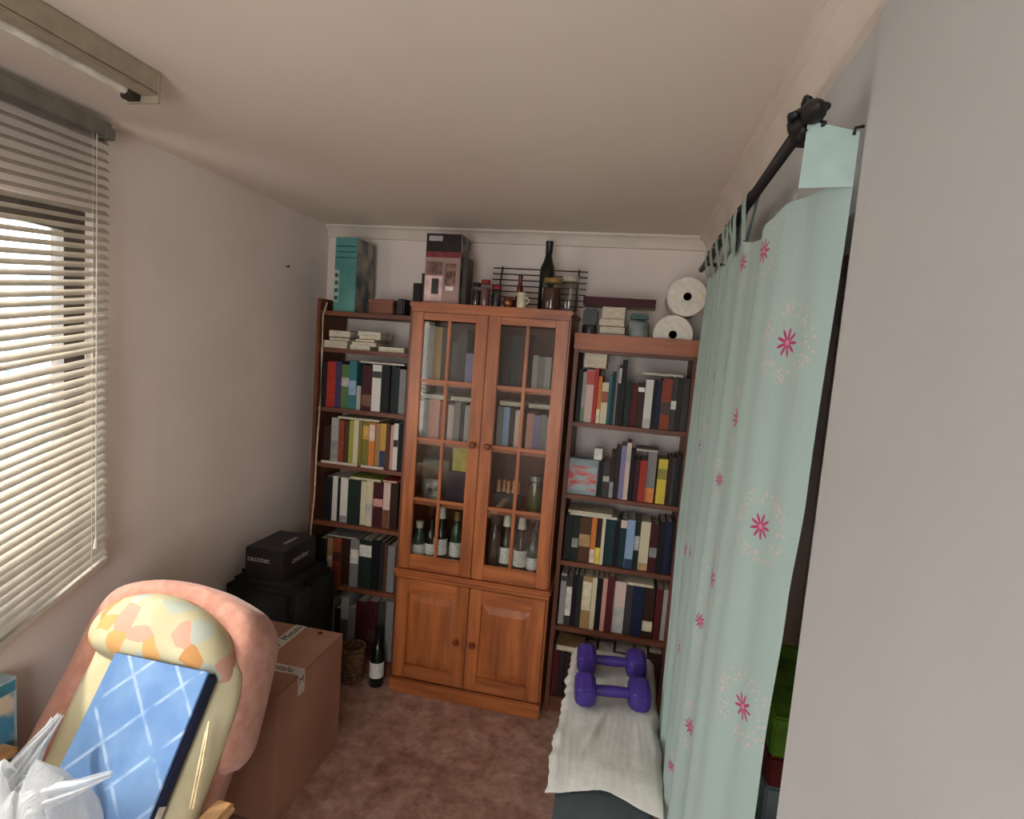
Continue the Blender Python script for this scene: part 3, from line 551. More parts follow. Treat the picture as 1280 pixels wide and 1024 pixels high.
# cable down the left bookcase
pts = [atY(409, 378, .075), atY(404, 395, .07), atY(402.5, 440, .07), atY(400, 510, .07), atY(396, 560, .07), atY(393, 620, .07), atY(388.5, 665, .07)]
e = pts[-1]; pts += [Vector((e.x+.0, e.y, .30)), Vector((e.x-.02, e.y, .006)), Vector((e.x-.06, e.y+.2, .006))]
tag(obj('cable', MB().tube(pts, .0042, 8), plain('white_cable', 'c9bca6', .5), smooth=True), 'thin white cable running down the side of left bookcase', 'cable')
# ------------------------------------------------------------------ on top of the cabinet
zt = CH
def topx(px, Y): return atY(px, 372, Y).x
for k, (a, b, h, c) in enumerate(((504, 513, .10, 'charcoal'), (514, 525, .15, 'dark_brown'))):
    make_book(topx(a, .13)+.05, topx(b, .13)+.05, .13, .27, zt, zt+h, c, ('shorter black' if k == 0 else 'taller dark brown')+' book standing left of the coffee maker box', 'books on the cabinet top')
cx0, cx1, cx2 = topx(526, .08)+.012, topx(573, .08), topx(590, .1)
cfm = thing('coffee_maker_box', ((cx0+cx1)/2, .16, zt), 'tall printed coffee maker box on the glazed cabinet', 'box')
cz = zt+.335
obj('carton', B(cx0, cx1, .08, .23, zt, cz), plain('pink_grey_card', '9c7f78', .5, scale=8), cfm, bevel=.002)
def pr(x0, x1, z0, z1, m, nm, d=.0012): obj(nm, B(cx0+(cx1-cx0)*x0, cx0+(cx1-cx0)*x1, .08-d, .0799, zt+(cz-zt)*z0, zt+(cz-zt)*z1), m, cfm)
pr(.01, .99, .74, .99, plain('black_print', '1f1819', .4), 'black_header'); pr(.08, .46, .89, .96, plain('pale_print2', 'a8a49c', .5), 'pale_logo', .002)
pr(.01, .99, .66, .74, plain('crimson_print', '7a2a30', .5), 'crimson_band'); pr(.05, .5, .42, .60, noise_mat('brown_print', '5d4138', '8c6a5c', 20, .5), 'brown_print')
pr(.03, .52, .04, .40, plain('pale_pink_print', 'd9b8b0', .5), 'pale_panel'); pr(.22, .42, .14, .36, plain('dark_print3', '2f2a28', .5), 'machine_print', .002)
pr(.58, .88, .26, .58, noise_mat('machine_brown_print', '4b2c22', '98735f', 25, .5), 'machine_photo'); pr(.62, .84, .20, .26, plain('white_print', 'e8dfd8', .5), 'cup_print', .002)
obj('side_print', B(cx1+.0001, cx1+.0012, .085, .225, zt+.02, cz-.01), noise_mat('grey_side_print', '3e3833', '8d847a', 12, .5, lo=.45, hi=.55), cfm)
tag(obj('storage_box', B(cx1+.004, cx1+.03, .10, .20, zt, zt+.23), plain('dark_olive_card', '38342a', .5), bevel=.003), 'narrow dark box squeezed beside the coffee maker box', 'box')
# jars and glasses
fill_b = plain('brown_filling', '5b3320', .7); red_l = plain('red_lid', '8d2b2c', .4); gold_l = plain('brass_lid', '9a7a45', .35, metal=.4)
jar(topx(596, .07), .06, zt, .020, .10, jar_m, plain('black_lid', '201c1c', .4), plain('dark_filling', '2a2422', .7), 'small dark jar right of the coffee maker box')
jar(topx(607, .07), .06, zt, .023, .115, jar_m, red_l, plain('rosy_filling', '8a5a54', .7), 'glass jar with red lid on the cabinet top')
jar(topx(621, .11), .10, zt, .024, .095, jar_m, red_l, plain('blueish_filling', '423b47', .7), 'squat jar with red lid next to the wire rack')
jar(topx(693, .05)-.012, .05, zt, .043, .135, jar_m, gold_l, fill_b, 'wide jar of brown contents with brass lid on cabinet')
jar(topx(714, .07)-.008, .075, zt, .040, .150, jar_m, plain('pale_lid', 'a79f94', .4), None, 'empty glass jar with pale lid at cabinet right end')
bottle('wine_bottle', topx(681, .17), .19, zt, .335, .037, gl_dark, foil_d, None, 'black wine bottle standing behind jars on the cabinet top')
# gourd-shaped brown bottle, white pot, small brown teapot-like figurine
xg = topx(648, .10)
bg_ = obj('figurine_bottle', MB().lathe([(.002, .001), (.022, 0), (.026, .012), (.026, .04), (.018, .058), (.012, .072), (.014, .085), (.015, .10), (.010, .118), (.010, .145), (.0115, .147), (.0115, .160), (.004, .161)], (xg, .12, zt), 20), plain('reddish_brown_glaze', '5a2118', .25), None, smooth='auto')
tag(bg_, 'reddish brown gourd-shaped bottle on the cabinet top', 'bottle')
xw = topx(652, .03)
wp = obj('ceramic_pot', MB().lathe([(.002, .001), (.020, 0), (.0215, .006), (.021, .05), (.0245, .066), (.0235, .070), (.021, .064), (.017, .05)], (xw, .035, zt), 20), plain('cream_ceramic', 'cfc3a5', .35), None, smooth='auto')
tag(wp, 'small cream ceramic pot in front of the brown bottle', 'pot'); obj('handle', MB().tube([(xw+.021+.016*math.sin(t*math.pi/6), .035, zt+.05-.03*t/6) for t in range(7)], .003, 6), plain('cream_ceramic', 'cfc3a5'), wp)
xt = topx(636, .05)
tp = obj('copper_cup', MB().lathe([(.002, .001), (.018, 0), (.024, .015), (.025, .035), (.019, .05), (.017, .05), (.02, .035)], (xt, .05, zt), 18), plain('copper_glaze', '7a4630', .2, metal=.5), None, smooth='auto')
tag(tp, 'small shiny copper cup beside the cream pot', 'cup')
# wire rack leaning on the wall
rk = thing('wire_rack', (.54, .35, zt), 'black wire rack leaning against the wall above the cabinet', 'rack')
wire = plain('black_wire', '241d1b', .4)
for i in range(7):
    zz = zt+.045+i*.030; yy = .30+.075*(zz-zt)/.27
    obj('bar', MB().tube([(.30, yy, zz), (.79, yy, zz)], .0032, 6), wire, rk)
for xx in (.345, .745): obj('upright', MB().tube([(xx, .295, zt+.003), (xx, .37, zt+.235)], .0038, 6), wire, rk)
# ------------------------------------------------------------------ on the right bookcase
zt = Rz[0]
roll_m = noise_mat('tissue_paper', 'd8cfbf', 'e6ded0', 40, .95, bump=.1)
core_m = plain('cardboard_core', '6f5d4b', .8)
def roll(cx, y0, y1, cz, r, label):
    o = obj('paper_roll', MB().lathe([(.018, y0+.002), (r-.004, y0), (r, y0+.004), (r, y1-.004), (r-.004, y1), (.018, y1-.002)], (cx, 0, cz), 40, 'Y'), roll_m, None, smooth='auto', base=(cx, (y0+y1)/2, cz-r))
    obj('core', MB().lathe([(.0179, y0-.0005), (.0179, y0+.02), (.0150, y0+.02), (.0150, y0-.0005), (.0179, y0-.0005)], (cx, 0, cz), 20, 'Y'), core_m, o, smooth='auto')
    return tag(o, label, 'paper roll', 'paper rolls on the right bookcase')
roll(1.216, .105, .31, zt+.0885, .088, 'lower cream paper roll resting on right bookcase top')
roll(1.262, .100, .31, zt+.0885+.171, .087, 'upper cream paper roll stacked on the other roll by the curtain')
rb = atY(722, 378, .12); re = atY(826, 376, .12)
make_book(.80, 1.13, .12, .27, zt+.200, zt+.240, 'maroon', 'long maroon book box lying across papers on right bookcase', 'flat things on the right bookcase', flat=False)
tag(obj('dark_tin', MB().lathe([(.002, 0), (.033, 0), (.034, .003), (.034, .05), (.032, .053), (.002, .053)], (.838, .14, zt+.0555+.0), 22), plain('grey_tin', '4c4a4c', .3, metal=.6), None, smooth='auto'), 'dark grey round tin beside the paper pile on right bookcase', 'tin')
tag(obj('small_carton', B(.80, .875, .11, .20, zt+.001, zt+.055), plain('brown_card', '6a4a38', .7), bevel=.003), 'small brown carton under the grey tin by the cabinet', 'box')
tag(obj('black_case', B(.805, .872, .11, .19, zt+.1095, zt+.185), plain('black_plastic', '1f1b1c', .4), bevel=.008), 'black case on the grey tin by the cabinet', 'case')
for i, (c, x0_, x1_, h) in enumerate((('brown', .88, 1.01, .05), ('white', .88, 1.01, .022), ('dark_red', .885, 1.005, .036), ('pink', .88, 1.0, .034), ('light_grey', .89, 1.0, .055))):
    make_book(x0_, x1_, .11+i*.002, .25, zt+.001+sum((.05, .022, .036, .034, .055)[:i]), zt+sum((.05, .022, .036, .034, .055)[:i+1]), c, f'{cname(c)} booklet, {ORD[i+1]} from bottom of the pile on right bookcase', 'booklet pile on the right bookcase', flat=True)
bagm = noise_mat('cloudy_plastic', '7f8a84', 'a8aaa2', 12, .3, Alpha=.8)
def blob(cx, cy, cz, a, b, c, seed, amp=.25, nu=28, nv=16, flat=.0):
    mb = MB()
    def fn(u, v):
        th = 2*math.pi*u; ph = math.pi*(v*.998+.001)
        d = Vector((math.sin(ph)*math.cos(th), math.sin(ph)*math.sin(th), -math.cos(ph)))
        k = 1+amp*mnoise.noise(d*2.2+Vector((seed, 0, 0)))+amp*.4*mnoise.noise(d*6+Vector((0, seed, 0)))
        e = Vector([math.copysign(abs(q)**.6, q) for q in d])
        return Vector((cx+a*e.x*k, cy+b*e.y*k, max(cz, cz+c+c*e.z*k)))
    return mb.grid(fn, nu, nv, True)
pbg = thing('plastic_bag', (1.085, .19, zt), 'cloudy plastic bag of teal things beside paper rolls', 'bag')
obj('bag', blob(1.062, .19, zt+.002, .050, .06, .075, 4), bagm, pbg, smooth=True)
obj('teal_contents', B(1.02, 1.105, .125, .2, zt+.15, zt+.175), plain('dark_teal_plastic', '3a5c58', .5), pbg, bevel=.006)
# ------------------------------------------------------------------ boxes on the floor at left
bc = thing('black_suitcase', (-.47, -.23, 0), 'black suitcase standing in the corner under the black carton', 'suitcase')
blk = plain('black_nylon', '1b1918', .7, .3, .15, 40)
obj('body', B(-.655, -.29, -.42, -.03, .02, .645), blk, bc, bevel=.04, seg=4, smooth=True)
obj('zip_band', MB().box(-.6565, -.2885, -.275, -.265, .03, .635), plain('dark_zip', '0f0e0e', .4), bc)
for a in (-.60, -.34): obj('foot', B(a-.02, a+.02, -.4, -.05, 0, .021), plain('black_rubber', '151414', .7), bc, bevel=.004)
bx_ = thing('black_carton', (-.465, -.24, .645), 'small black carton with white lettering on the suitcase', 'box')
bk_m = plain('black_carton_card', '232020', .45, .4, .15, 10)
X0, X1, Y0_, Y1_, Z0_, Z1_ = -.575, -.378, -.365, -.105, .6455, .785
obj('carton', B(X0, X1, Y0_, Y1_, Z0_, Z1_), bk_m, bx_, bevel=.003)
let_m = plain('white_lettering', 'b9b7b2', .5)
text_mesh('cecotec', .036, let_m, bx_, frameM(((X0+X1)/2-.03, Y0_-.0006, .735), (1, 0, 0), (0, 0, 1)))
text_mesh('cecotec', .044, let_m, bx_, frameM((X1+.0006, (Y0_+Y1_)/2, .725), (0, 1, 0), (0, 0, 1)))
text_mesh('cecotec', .034, let_m, bx_, frameM(((X0+X1)/2+.03, (Y0_+Y1_)/2+.02, Z1_+.0006), (0, 1, 0), (-1, 0, 0)))
# large carton
ct = thing('cardboard_box', (-.28, -.66, 0), 'large brown cardboard box with printed white tape on floor', 'box')
card = noise_mat('corrugated_card', '99705b', 'b0836c', 3, .8, (1, 1, 1), 4, spec=.15)
KX0, KX1, KY0, KY1, KZ = -.50, -.045, -.885, -.43, .50
obj('carton', B(KX0, KX1, KY0, KY1, 0, KZ-.003), card, ct, bevel=.004)
KM = (KX0+KX1)/2+.03
obj('flap', B(KX0, KM-.002, KY0, KY1, KZ-.0028, KZ), card, ct, bevel=.001); obj('flap', B(KM+.002, KX1, KY0, KY1, KZ-.0028, KZ), card, ct, bevel=.001)
tape = noise_mat('white_printed_tape', 'b9b0a4', 'd2cabd', 12, .4); ink = plain('black_ink', '1f1b1b', .6)
obj('tape', B(KM-.026, KM+.026, KY0-.0005, KY1+.0005, KZ+.0001, KZ+.0006), tape, ct)
ty = -.742
obj('tape', B(KX0, KX1+.0006, ty-.024, ty+.024, KZ+.0007, KZ+.0012), tape, ct)
obj('tape', B(KX1+.0001, KX1+.0008, ty-.022, ty+.022, KZ-.085, KZ+.0012), tape, ct)
for k in range(3): text_mesh('Metalu', .044, ink, ct, frameM((KM, -.50-.155*k, KZ+.0009), (0, 1, 0), (-1, 0, 0)))
text_mesh('Metalu', .046, ink, ct, frameM((KX1-.095, ty, KZ+.0015), (1, 0, 0), (0, 1, 0)))
text_mesh('M', .04, ink, ct, frameM((KX1+.001, ty, KZ-.03), (0, 1, 0), (0, 0, 1)))
obj('hand_hole_shade', MB().lathe([(.001, 0), (.011, 0), (.011, .0008), (.001, .0009)], (KX1-.09, KY1+.045-.075, KZ+.0002), 14), plain('hole_shade_brown', '3a241b', .9), ct)  # dark disc on the flap; shade of a hole put into its colour
# ------------------------------------------------------------------ reclined armchair, cushion, blue board
n_ = Vector((0, -.816, .579)).normalized(); D_ = Vector((0, -.579, -.816)).normalized(); O_ = Vector((0, -1.1, .88))
def PL(u, v, h): return O_ + Vector((u, 0, 0)) + D_*v + n_*h
def smooth_loop(pts, n=64):
    m = len(pts); out = []
    for i in range(n):
        t = i/n*m; k = int(t); f = t-k
        p0, p1, p2, p3 = [Vector((*pts[(k+j-1) % m], 0)) for j in range(4)]
        q = .5*((2*p1)+(-p0+p2)*f+(2*p0-5*p1+4*p2-p3)*f*f+(-p0+3*p1-3*p2+p3)*f**3)
        out.append((q.x, q.y))
    return out
def pad(outline, h0, th, puff=.5, rings=9, n=72, wob=0, seed=0, back=None, loop=True, edge=.35):
    """upholstered pad in the chair-back plane: edge at height h0, crown at h0+th, flat underside"""
    pts = smooth_loop(outline, n) if loop else outline; n = len(pts)
    cu = sum(p[0] for p in pts)/n; cv = sum(p[1] for p in pts)/n; vs = []; fs = []
    prof = [(.97, 0)] + [(1-.0*k, 0) for k in ()] + [(1.0, edge*.5)]
    L = [(.96, 0.0), (1.0, edge*.6)]
    for k in range(rings):
        t = k/(rings-1); s = 1-.02-t*.97
        L.append((s, edge+(1-edge)*(1-(s)**(2+4*(1-puff)))**.5))
    for s, z in L:
        for (u, v) in pts:
            uu, vv = cu+(u-cu)*s, cv+(v-cv)*s
            w = wob*mnoise.noise(Vector((uu*9+seed, vv*9, seed))) if wob and z > 0 else 0
            vs.append(PL(uu, vv, h0+th*z+w))
    m = len(L)
    for r in range(m-1):
        for i in range(n): j = (i+1) % n; fs.append((r*n+i, r*n+j, (r+1)*n+j, (r+1)*n+i))
    fs.append(tuple((m-1)*n+i for i in range(n))); fs.append(tuple(range(n-1, -1, -1)))
    return MB().add(vs, fs)
pink = noise_mat('salmon_velour', 'c08673', 'd09a87', 30, .9, bump=.15, bscale=200, spec=.15, **{'Sheen Weight': .3})
cream = noise_mat('cream_cotton', 'c6bb97', 'd2c8a6', 8, .9, bump=.1, bscale=60, spec=.1)
def patch_mat():
    m, nt, b, N, L = newmat('patchwork_print')
    tc = N('ShaderNodeTexCoord'); vo = N('ShaderNodeTexVoronoi'); vo.inputs['Scale'].default_value = 17; vo.inputs['Randomness'].default_value = .9
    nz = N('ShaderNodeTexNoise'); nz.inputs['Scale'].default_value = 7; ad = N('ShaderNodeVectorMath'); ad.operation = 'MULTIPLY_ADD'; ad.inputs[1].default_value = (.06, .06, .06)
    L(tc.outputs['Object'], nz.inputs['Vector']); L(nz.outputs['Color'], ad.inputs[0]); L(tc.outputs['Object'], ad.inputs[2]); L(ad.outputs[0], vo.inputs['Vector'])
    sp = N('ShaderNodeSeparateColor'); L(vo.outputs['Color'], sp.inputs[0])
    r = N('ShaderNodeValToRGB'); r.color_ramp.interpolation = 'CONSTANT'; e = r.color_ramp.elements
    e[0].color = lin('bfb492'); e[1].position = .42; e[1].color = lin('cf9f66')
    for p, c in ((.54, 'c3b998'), (.66, 'cb9a86'), (.76, 'b2b5a8'), (.88, 'bfb492'), (.95, 'c08c5a')): x = e.new(p); x.color = lin(c)
    L(sp.outputs[0], r.inputs[0]); L(r.outputs[0], b.inputs['Base Color']); b.inputs['Roughness'].default_value = .9; b.inputs['Specular IOR Level'].default_value = .1
    return m
patch = patch_mat()
ch = thing('armchair', (-.2, -1.45, 0), 'salmon pink upholstered armchair with reclined back by the window', 'armchair')
out_p = [(-.555, .60), (-.552, .39), (-.548, .20), (-.548, .06), (-.515, -.02), (-.42, -.062), (-.30, -.075), (-.18, -.068), (-.085, -.045), (-.02, -.015), (.026, .045), (.05, .16), (.066, .28), (.078, .38), (.078, .47), (.07, .60), (.02, .68), (-.2, .69), (-.46, .68)]
obj('backrest', pad([(-.205+(u+.205)*.86, .33+(v-.33)*.86) for u, v in out_p], -.15, .13, .15, edge=.85), pink, ch, smooth=True)
# raised bolster rim along the outline (horseshoe)
rim = smooth_loop(out_p, 90)
path = rim[0:64]
cu_, cv_ = -.205, .33
def rim_pt(k, w, h):
    u, v = path[k]; d = Vector((cu_-u, (cv_ if v < cv_ else v)-v, 0)); d = d.normalized() if d.length > 1e-6 else Vector((0, 1, 0))
    return PL(u+d.x*w, v+d.y*w, h)
mb = MB(); prf = []
for k in range(16):
    a = 2*math.pi*k/16; prf.append((.055+.058*math.copysign(abs(math.cos(a))**.65, math.cos(a)), -.085+.10*math.copysign(abs(math.sin(a))**.65, math.sin(a))))
vs = []; m_ = len(prf)
for k in range(len(path)):
    e_ = min(k, len(path)-1-k); q_ = math.sqrt(max(.02, 1-(1-min(1, e_/5))**2))
    vs += [rim_pt(k, .055+(w-.055)*q_, -.085+(h+.085)*q_) for w, h in prf]
fs = [(k*m_+i, k*m_+(i+1) % m_, (k+1)*m_+(i+1) % m_, (k+1)*m_+i) for k in range(len(path)-1) for i in range(m_)]
fs += [tuple(range(m_-1, -1, -1)), tuple((len(path)-1)*m_+i for i in range(m_))]
obj('bolster', mb.add(vs, fs), pink, ch, smooth=True)
obj('seat', B(-.50, .10, -2.0, -1.45, .22, .40), pink, ch, bevel=.04, seg=4, smooth=True)
ash = noise_mat('beech_wood', 'b98a5c', 'd0a676', 5, .5, (5, .6, 5))
for a in (-.575, .125):
    obj('armrest', B(a-.03, a+.03, -2.0, -1.36, .50, .53), ash, ch, bevel=.01)
    for y in (-1.97, -1.42): obj('leg', B(a-.02, a+.02, y-.02, y+.02, 0, .4995), ash, ch, bevel=.004)
# cushion
cs = thing('patterned_cushion', tuple(PL(-.2, .35, .03)), 'cream chair cushion with orange patchwork head roll', 'cushion')
out_c = [(u-.012*(u > 0), v) for u, v in [(-.405, .62), (-.428, .45), (-.438, .30), (-.440, .18), (-.45, .10), (-.30, .06), (-.12, .07), (.02, .12), (.062, .20), (.072, .32), (.072, .45), (.06, .62), (-.2, .65)]]
obj('cushion_body', pad(out_c, -.02, .085, .25, wob=.006, seed=3, edge=.5), cream, cs, smooth=True)
out_h = [(-.462, .135), (-.468, .085), (-.43, .03), (-.36, -.004), (-.27, -.018), (-.17, -.004), (-.07, .04), (-.012, .09), (.02, .14), (.022, .178), (-.03, .18), (-.15, .178), (-.30, .185), (-.42, .168)]
obj('head_roll', pad(out_h, .00, .125, .8, wob=.008, seed=8, edge=.4), patch, cs, smooth=True)
# blue board
def blue_mat():
    m, nt, b, N, L = newmat('blue_lattice_fabric')
    tc = N('ShaderNodeTexCoord')
    def band(vec, per, w):
        dt = N('ShaderNodeVectorMath'); dt.operation = 'DOT_PRODUCT'; dt.inputs[1].default_value = vec; L(tc.outputs['Object'], dt.inputs[0])
        q = N('ShaderNodeMath'); q.operation = 'PINGPONG'; q.inputs[1].default_value = per/2; L(dt.outputs['Value'], q.inputs[0])
        r = N('ShaderNodeMapRange'); r.inputs[1].default_value = w*.5; r.inputs[2].default_value = w*1.4; r.inputs[3].default_value = 1; r.inputs[4].default_value = 0; L(q.outputs[0], r.inputs[0]); return r.outputs[0]
    ex = Vector((1, 0, 0)); a = (ex*.72+D_*.69); c = (ex*.72-D_*.69)
    b1 = band(a, .112, .0042); b2 = band(c, .112, .0042)
    mxm = N('ShaderNodeMath'); mxm.operation = 'MAXIMUM'; L(b1, mxm.inputs[0]); L(b2, mxm.inputs[1])
    nz = N('ShaderNodeTexNoise'); nz.inputs['Scale'].default_value = 16; L(tc.outputs['Object'], nz.inputs['Vector'])
    th = N('ShaderNodeMapRange'); th.inputs[1].default_value = .38; th.inputs[2].default_value = .55; L(nz.outputs['Fac'], th.inputs[0])
    mu = N('ShaderNodeMath'); mu.operation = 'MULTIPLY'; L(mxm.outputs[0], mu.inputs[0]); L(th.outputs[0], mu.inputs[1])
    m2 = N('ShaderNodeMath'); m2.operation = 'MULTIPLY'; m2.inputs[1].default_value = .65; L(mu.outputs[0], m2.inputs[0])
    n2 = N('ShaderNodeTexNoise'); n2.inputs['Scale'].default_value = 9; L(tc.outputs['Object'], n2.inputs['Vector'])
    r2 = N('ShaderNodeValToRGB'); r2.color_ramp.elements[0].position = .4; r2.color_ramp.elements[0].color = lin('6486b4'); r2.color_ramp.elements[1].position = .62; r2.color_ramp.elements[1].color = lin('7595be'); L(n2.outputs['Fac'], r2.inputs[0])
    mx = N('ShaderNodeMix'); mx.data_type = 'RGBA'; mx.inputs[7].default_value = lin('b4c8de'); L(m2.outputs[0], mx.inputs[0]); L(r2.outputs[0], mx.inputs[6])
    L(mx.outputs[2], b.inputs['Base Color']); b.inputs['Roughness'].default_value = .75; b.inputs['Specular IOR Level'].default_value = .2
    return m
bb = thing('blue_cushion', tuple(PL(-.13, .45, .07)), 'flat blue lattice-patterned cushion with navy side leaning on the armchair', 'cushion')
def slab(u0, u1, v0, v1, h0, h1, nm, mat, par, bev):
    mb = MB().box(u0, u1, v0, v1, h0, h1); mb.v = [PL(*v) for v in mb.v]; return obj(nm, mb, mat, par, bevel=bev, seg=3, smooth='auto')
slab(-.297, .012, .165, .66, .072, .118, 'core', plain('navy_fabric', '1c2342', .8), bb, .008)
slab(-.297, .008, .162, .66, .1182, .124, 'top_cover', blue_mat(), bb, .004)
slab(.0125, .014, .47, .50, .085, .11, 'care_tag', plain('white_tag', 'd8d6d0', .6), bb, 0)
cordp = [PL(.05, .262, .115), PL(.054, .30, .112), PL(.072, .38, .11), PL(.09, .47, .11), PL(.095, .47, .11), PL(.082, .38, .112), PL(.062, .30, .113)]
tag(obj('cord_loop', MB().tube([PL(.048, .275, .10), PL(.054, .30, .102), PL(.068, .37, .10), PL(.082, .46, .09), PL(.09, .46, .09), PL(.077, .37, .10), PL(.060, .30, .103)], .0032, 6, True), plain('cream_cord', 'd9c69c', .8), smooth=True), 'thin cream cord loop hanging beside the blue cushion', 'cord')
# plastic bag
def bag_mat():
    m, nt, b, N, L = newmat('thin_white_plastic'); b.inputs['Base Color'].default_value = (.82, .84, .85, 1); b.inputs['Roughness'].default_value = .3
    out = nt.nodes['Material Output']; tr = N('ShaderNodeBsdfTransparent'); tl = N('ShaderNodeBsdfTranslucent'); tl.inputs[0].default_value = (.85, .87, .88, 1)
    m1 = N('ShaderNodeMixShader'); m1.inputs[0].default_value = .35; L(b.outputs[0], m1.inputs[1]); L(tl.outputs[0], m1.inputs[2])
    m2 = N('ShaderNodeMixShader'); m2.inputs[0].default_value = .22; L(m1.outputs[0], m2.inputs[1]); L(tr.outputs[0], m2.inputs[2]); L(m2.outputs[0], out.inputs[0])
    tc = N('ShaderNodeTexCoord'); nz = N('ShaderNodeTexNoise'); nz.inputs['Scale'].default_value = 22; nz.inputs['Detail'].default_value = 5; nz.inputs['Distortion'].default_value = 1.5
    bp = N('ShaderNodeBump'); bp.inputs['Strength'].default_value = .6; bp.inputs['Distance'].default_value = .02; L(tc.outputs['Object'], nz.inputs['Vector']); L(nz.outputs['Fac'], bp.inputs['Height']); L(bp.outputs[0], b.inputs['Normal'])
    return m
bagw = bag_mat()
cb_ = Vector((-.235, -1.60, .402))
pg = thing('carrier_bag', tuple(cb_), 'white plastic carrier bag with two raised handles on the armchair', 'bag')
def bagf(u, v):
    th = 2*math.pi*u; c, s = math.cos(th), math.sin(th)
    a = .155*math.copysign(abs(c)**.75, c); b = .115*math.copysign(abs(s)**.75, s)
    k = (1-.80*(max(0, v-.55)/.45)**1.5); cr = 1+.13*mnoise.noise(Vector((c*2.2, s*2.2, v*2.6)))+.035*math.sin(7*th+5*v)*v
    return cb_+Vector((a*k*cr, b*k*cr, .30*v+.03*v*math.sin(2*th+.6)+.012*mnoise.noise(Vector((c*4, s*4, v*8)))))
obj('bag_body', MB().grid(bagf, 72, 26, True), bagw, pg, smooth=True)
def ear(p0, p1, w0, w1, name='handle'):
    p0, p1 = Vector(p0), Vector(p1); ax = (p1-p0); side = ax.cross(CAM_DIR).normalized(); nn = side.cross(ax).normalized()
    def fn(u, v):
        w = w0+(w1-w0)*v; a = (u-.5)*2
        return p0+ax*v+side*(a*w)+nn*(.010*math.sin(a*7+v*4)*(1-.5*v)+.006*math.sin(v*9))
    return obj(name, MB().grid(fn, 17, 20), bagw, pg, smooth=True)
CAM_DIR = Vector((-.6, .6, -.5))
ear(atZ(6, 985, .66), atZ(76, 893, .73), .035, .008); ear(atZ(55, 1000, .66), atZ(139, 967, .72), .026, .007)
ear(atZ(20, 985, .655), atZ(68, 897, .725), .03, .007)
# printed carton at the far left
pxm = noise_mat('blue_print_card', '4f8fb0', 'd9c9b0', 9, .5, (1, 1, 1), 3, .45, .58)
pq = thing('printed_carton', (-.60, -1.43, .0), 'blue printed carton standing below the blind at picture edge', 'box')
obj('carton', B(-.655, -.60, -1.56, -1.327, 0, .708), plain('pale_blue_card', 'a9c0c6', .5), pq, bevel=.002)
obj('print', B(-.5999, -.599, -1.55, -1.337, .40, .665), pxm, pq); obj('top_band', B(-.5999, -.5988, -1.555, -1.332, .668, .70), plain('teal_band', '3f8396', .5), pq)
# ------------------------------------------------------------------ exercise bench with towel and dumbbells
bn = thing('exercise_bench', (1.09, -.55, 0), 'padded exercise bench covered by a white cloth before right bookcase', 'bench')
BZ = .475
gry = plain('dark_grey_vinyl', '3b4042', .55); whp = plain('white_steel', 'c9c9c4', .35)
def bench_prof(Y): # height of the pad top along the length: rolls down at the near end
    t = max(0, (-.86-Y)/.22); return BZ-.0-.12*t*t
mb = MB()
def padf(u, v):
    Y = -.16+(-1.06+.16)*v; return None
def sweep(x0, x1, ya, yb, th, n, off=0):
    mb = MB(); vs = []; fs = []
    for i in range(n+1):
        Y = ya+(yb-ya)*i/n; z = bench_prof(Y)+off
        vs += [(x0, Y, z-th), (x1, Y, z-th), (x1, Y, z), (x0, Y, z)]
    for i in range(n):
        for k in range(4): fs.append((i*4+k, i*4+(k+1) % 4, i*4+4+(k+1) % 4, i*4+4+k))
    fs += [(3, 2, 1, 0), tuple(n*4+k for k in range(4))]
    return mb.add(vs, fs)
obj('pad', sweep(.945, 1.235, -.17, -1.05, .05, 24, -.006), gry, bn, bevel=.012, smooth='auto')
obj('rail', B(1.065, 1.115, -1.05, -.20, .33, .395), whp, bn, bevel=.006)
for y in (-.27, -.95):
    obj('leg', MB().tube([(1.09, y, .34), (1.09, y, .03)], .022, 12), whp, bn, smooth='auto')
    obj('foot', B(.93, 1.25, y-.025, y+.025, 0, .04), whp, bn, bevel=.012)
obj('front_plate', B(.975, 1.20, -1.105, -1.062, .12, .375), whp, bn, bevel=.008)
cloth = noise_mat('white_towel', 'c6c3b8', 'd6d3c9', 14, .95, bump=.12, bscale=70, spec=.1)
def clothf(u, v):
    Y = -.155+(-.985+.155)*v
    hem = .03*math.sin(u*math.pi)*v**6
    Y += hem + .012*mnoise.noise(Vector((u*3, v*5, 1)))*v
    xl = .915+.012*mnoise.noise(Vector((v*9, 0, 2)))+.010*mnoise.noise(Vector((v*23, 3, 2))); xr = 1.262+.010*mnoise.noise(Vector((v*8, 5, 7)))
    x = xl+(xr-xl)*u; z = bench_prof(Y)
    e = max(0, .06-u)/.06; f = max(0, u-.93)/.07
    zz = z+.004-(.028*(e**1.5)+.028*(f**1.5))*(1-v**6)+.006*mnoise.noise(Vector((x*16, Y*4, 0)))+.003*abs(mnoise.noise(Vector((x*50, Y*7, 5))))+.012*math.exp(-((x-1.07-.25*(Y+.6))/.012)**2)*max(0, 1-abs(Y+.72)/.2)
    x += .02*e*0
    return Vector((x, Y, zz))
tw = obj('towel', MB().grid(clothf, 70, 120), cloth, None, smooth=True)
sol = tw.modifiers.new('thickness', 'SOLIDIFY'); sol.thickness = .003; sol.offset = 1
tag(tw, 'white cloth spread over the exercise bench under the dumbbells', 'towel')
purple = noise_mat('purple_vinyl', '3a2a72', '463485', 20, .45, bump=.1, bscale=150)
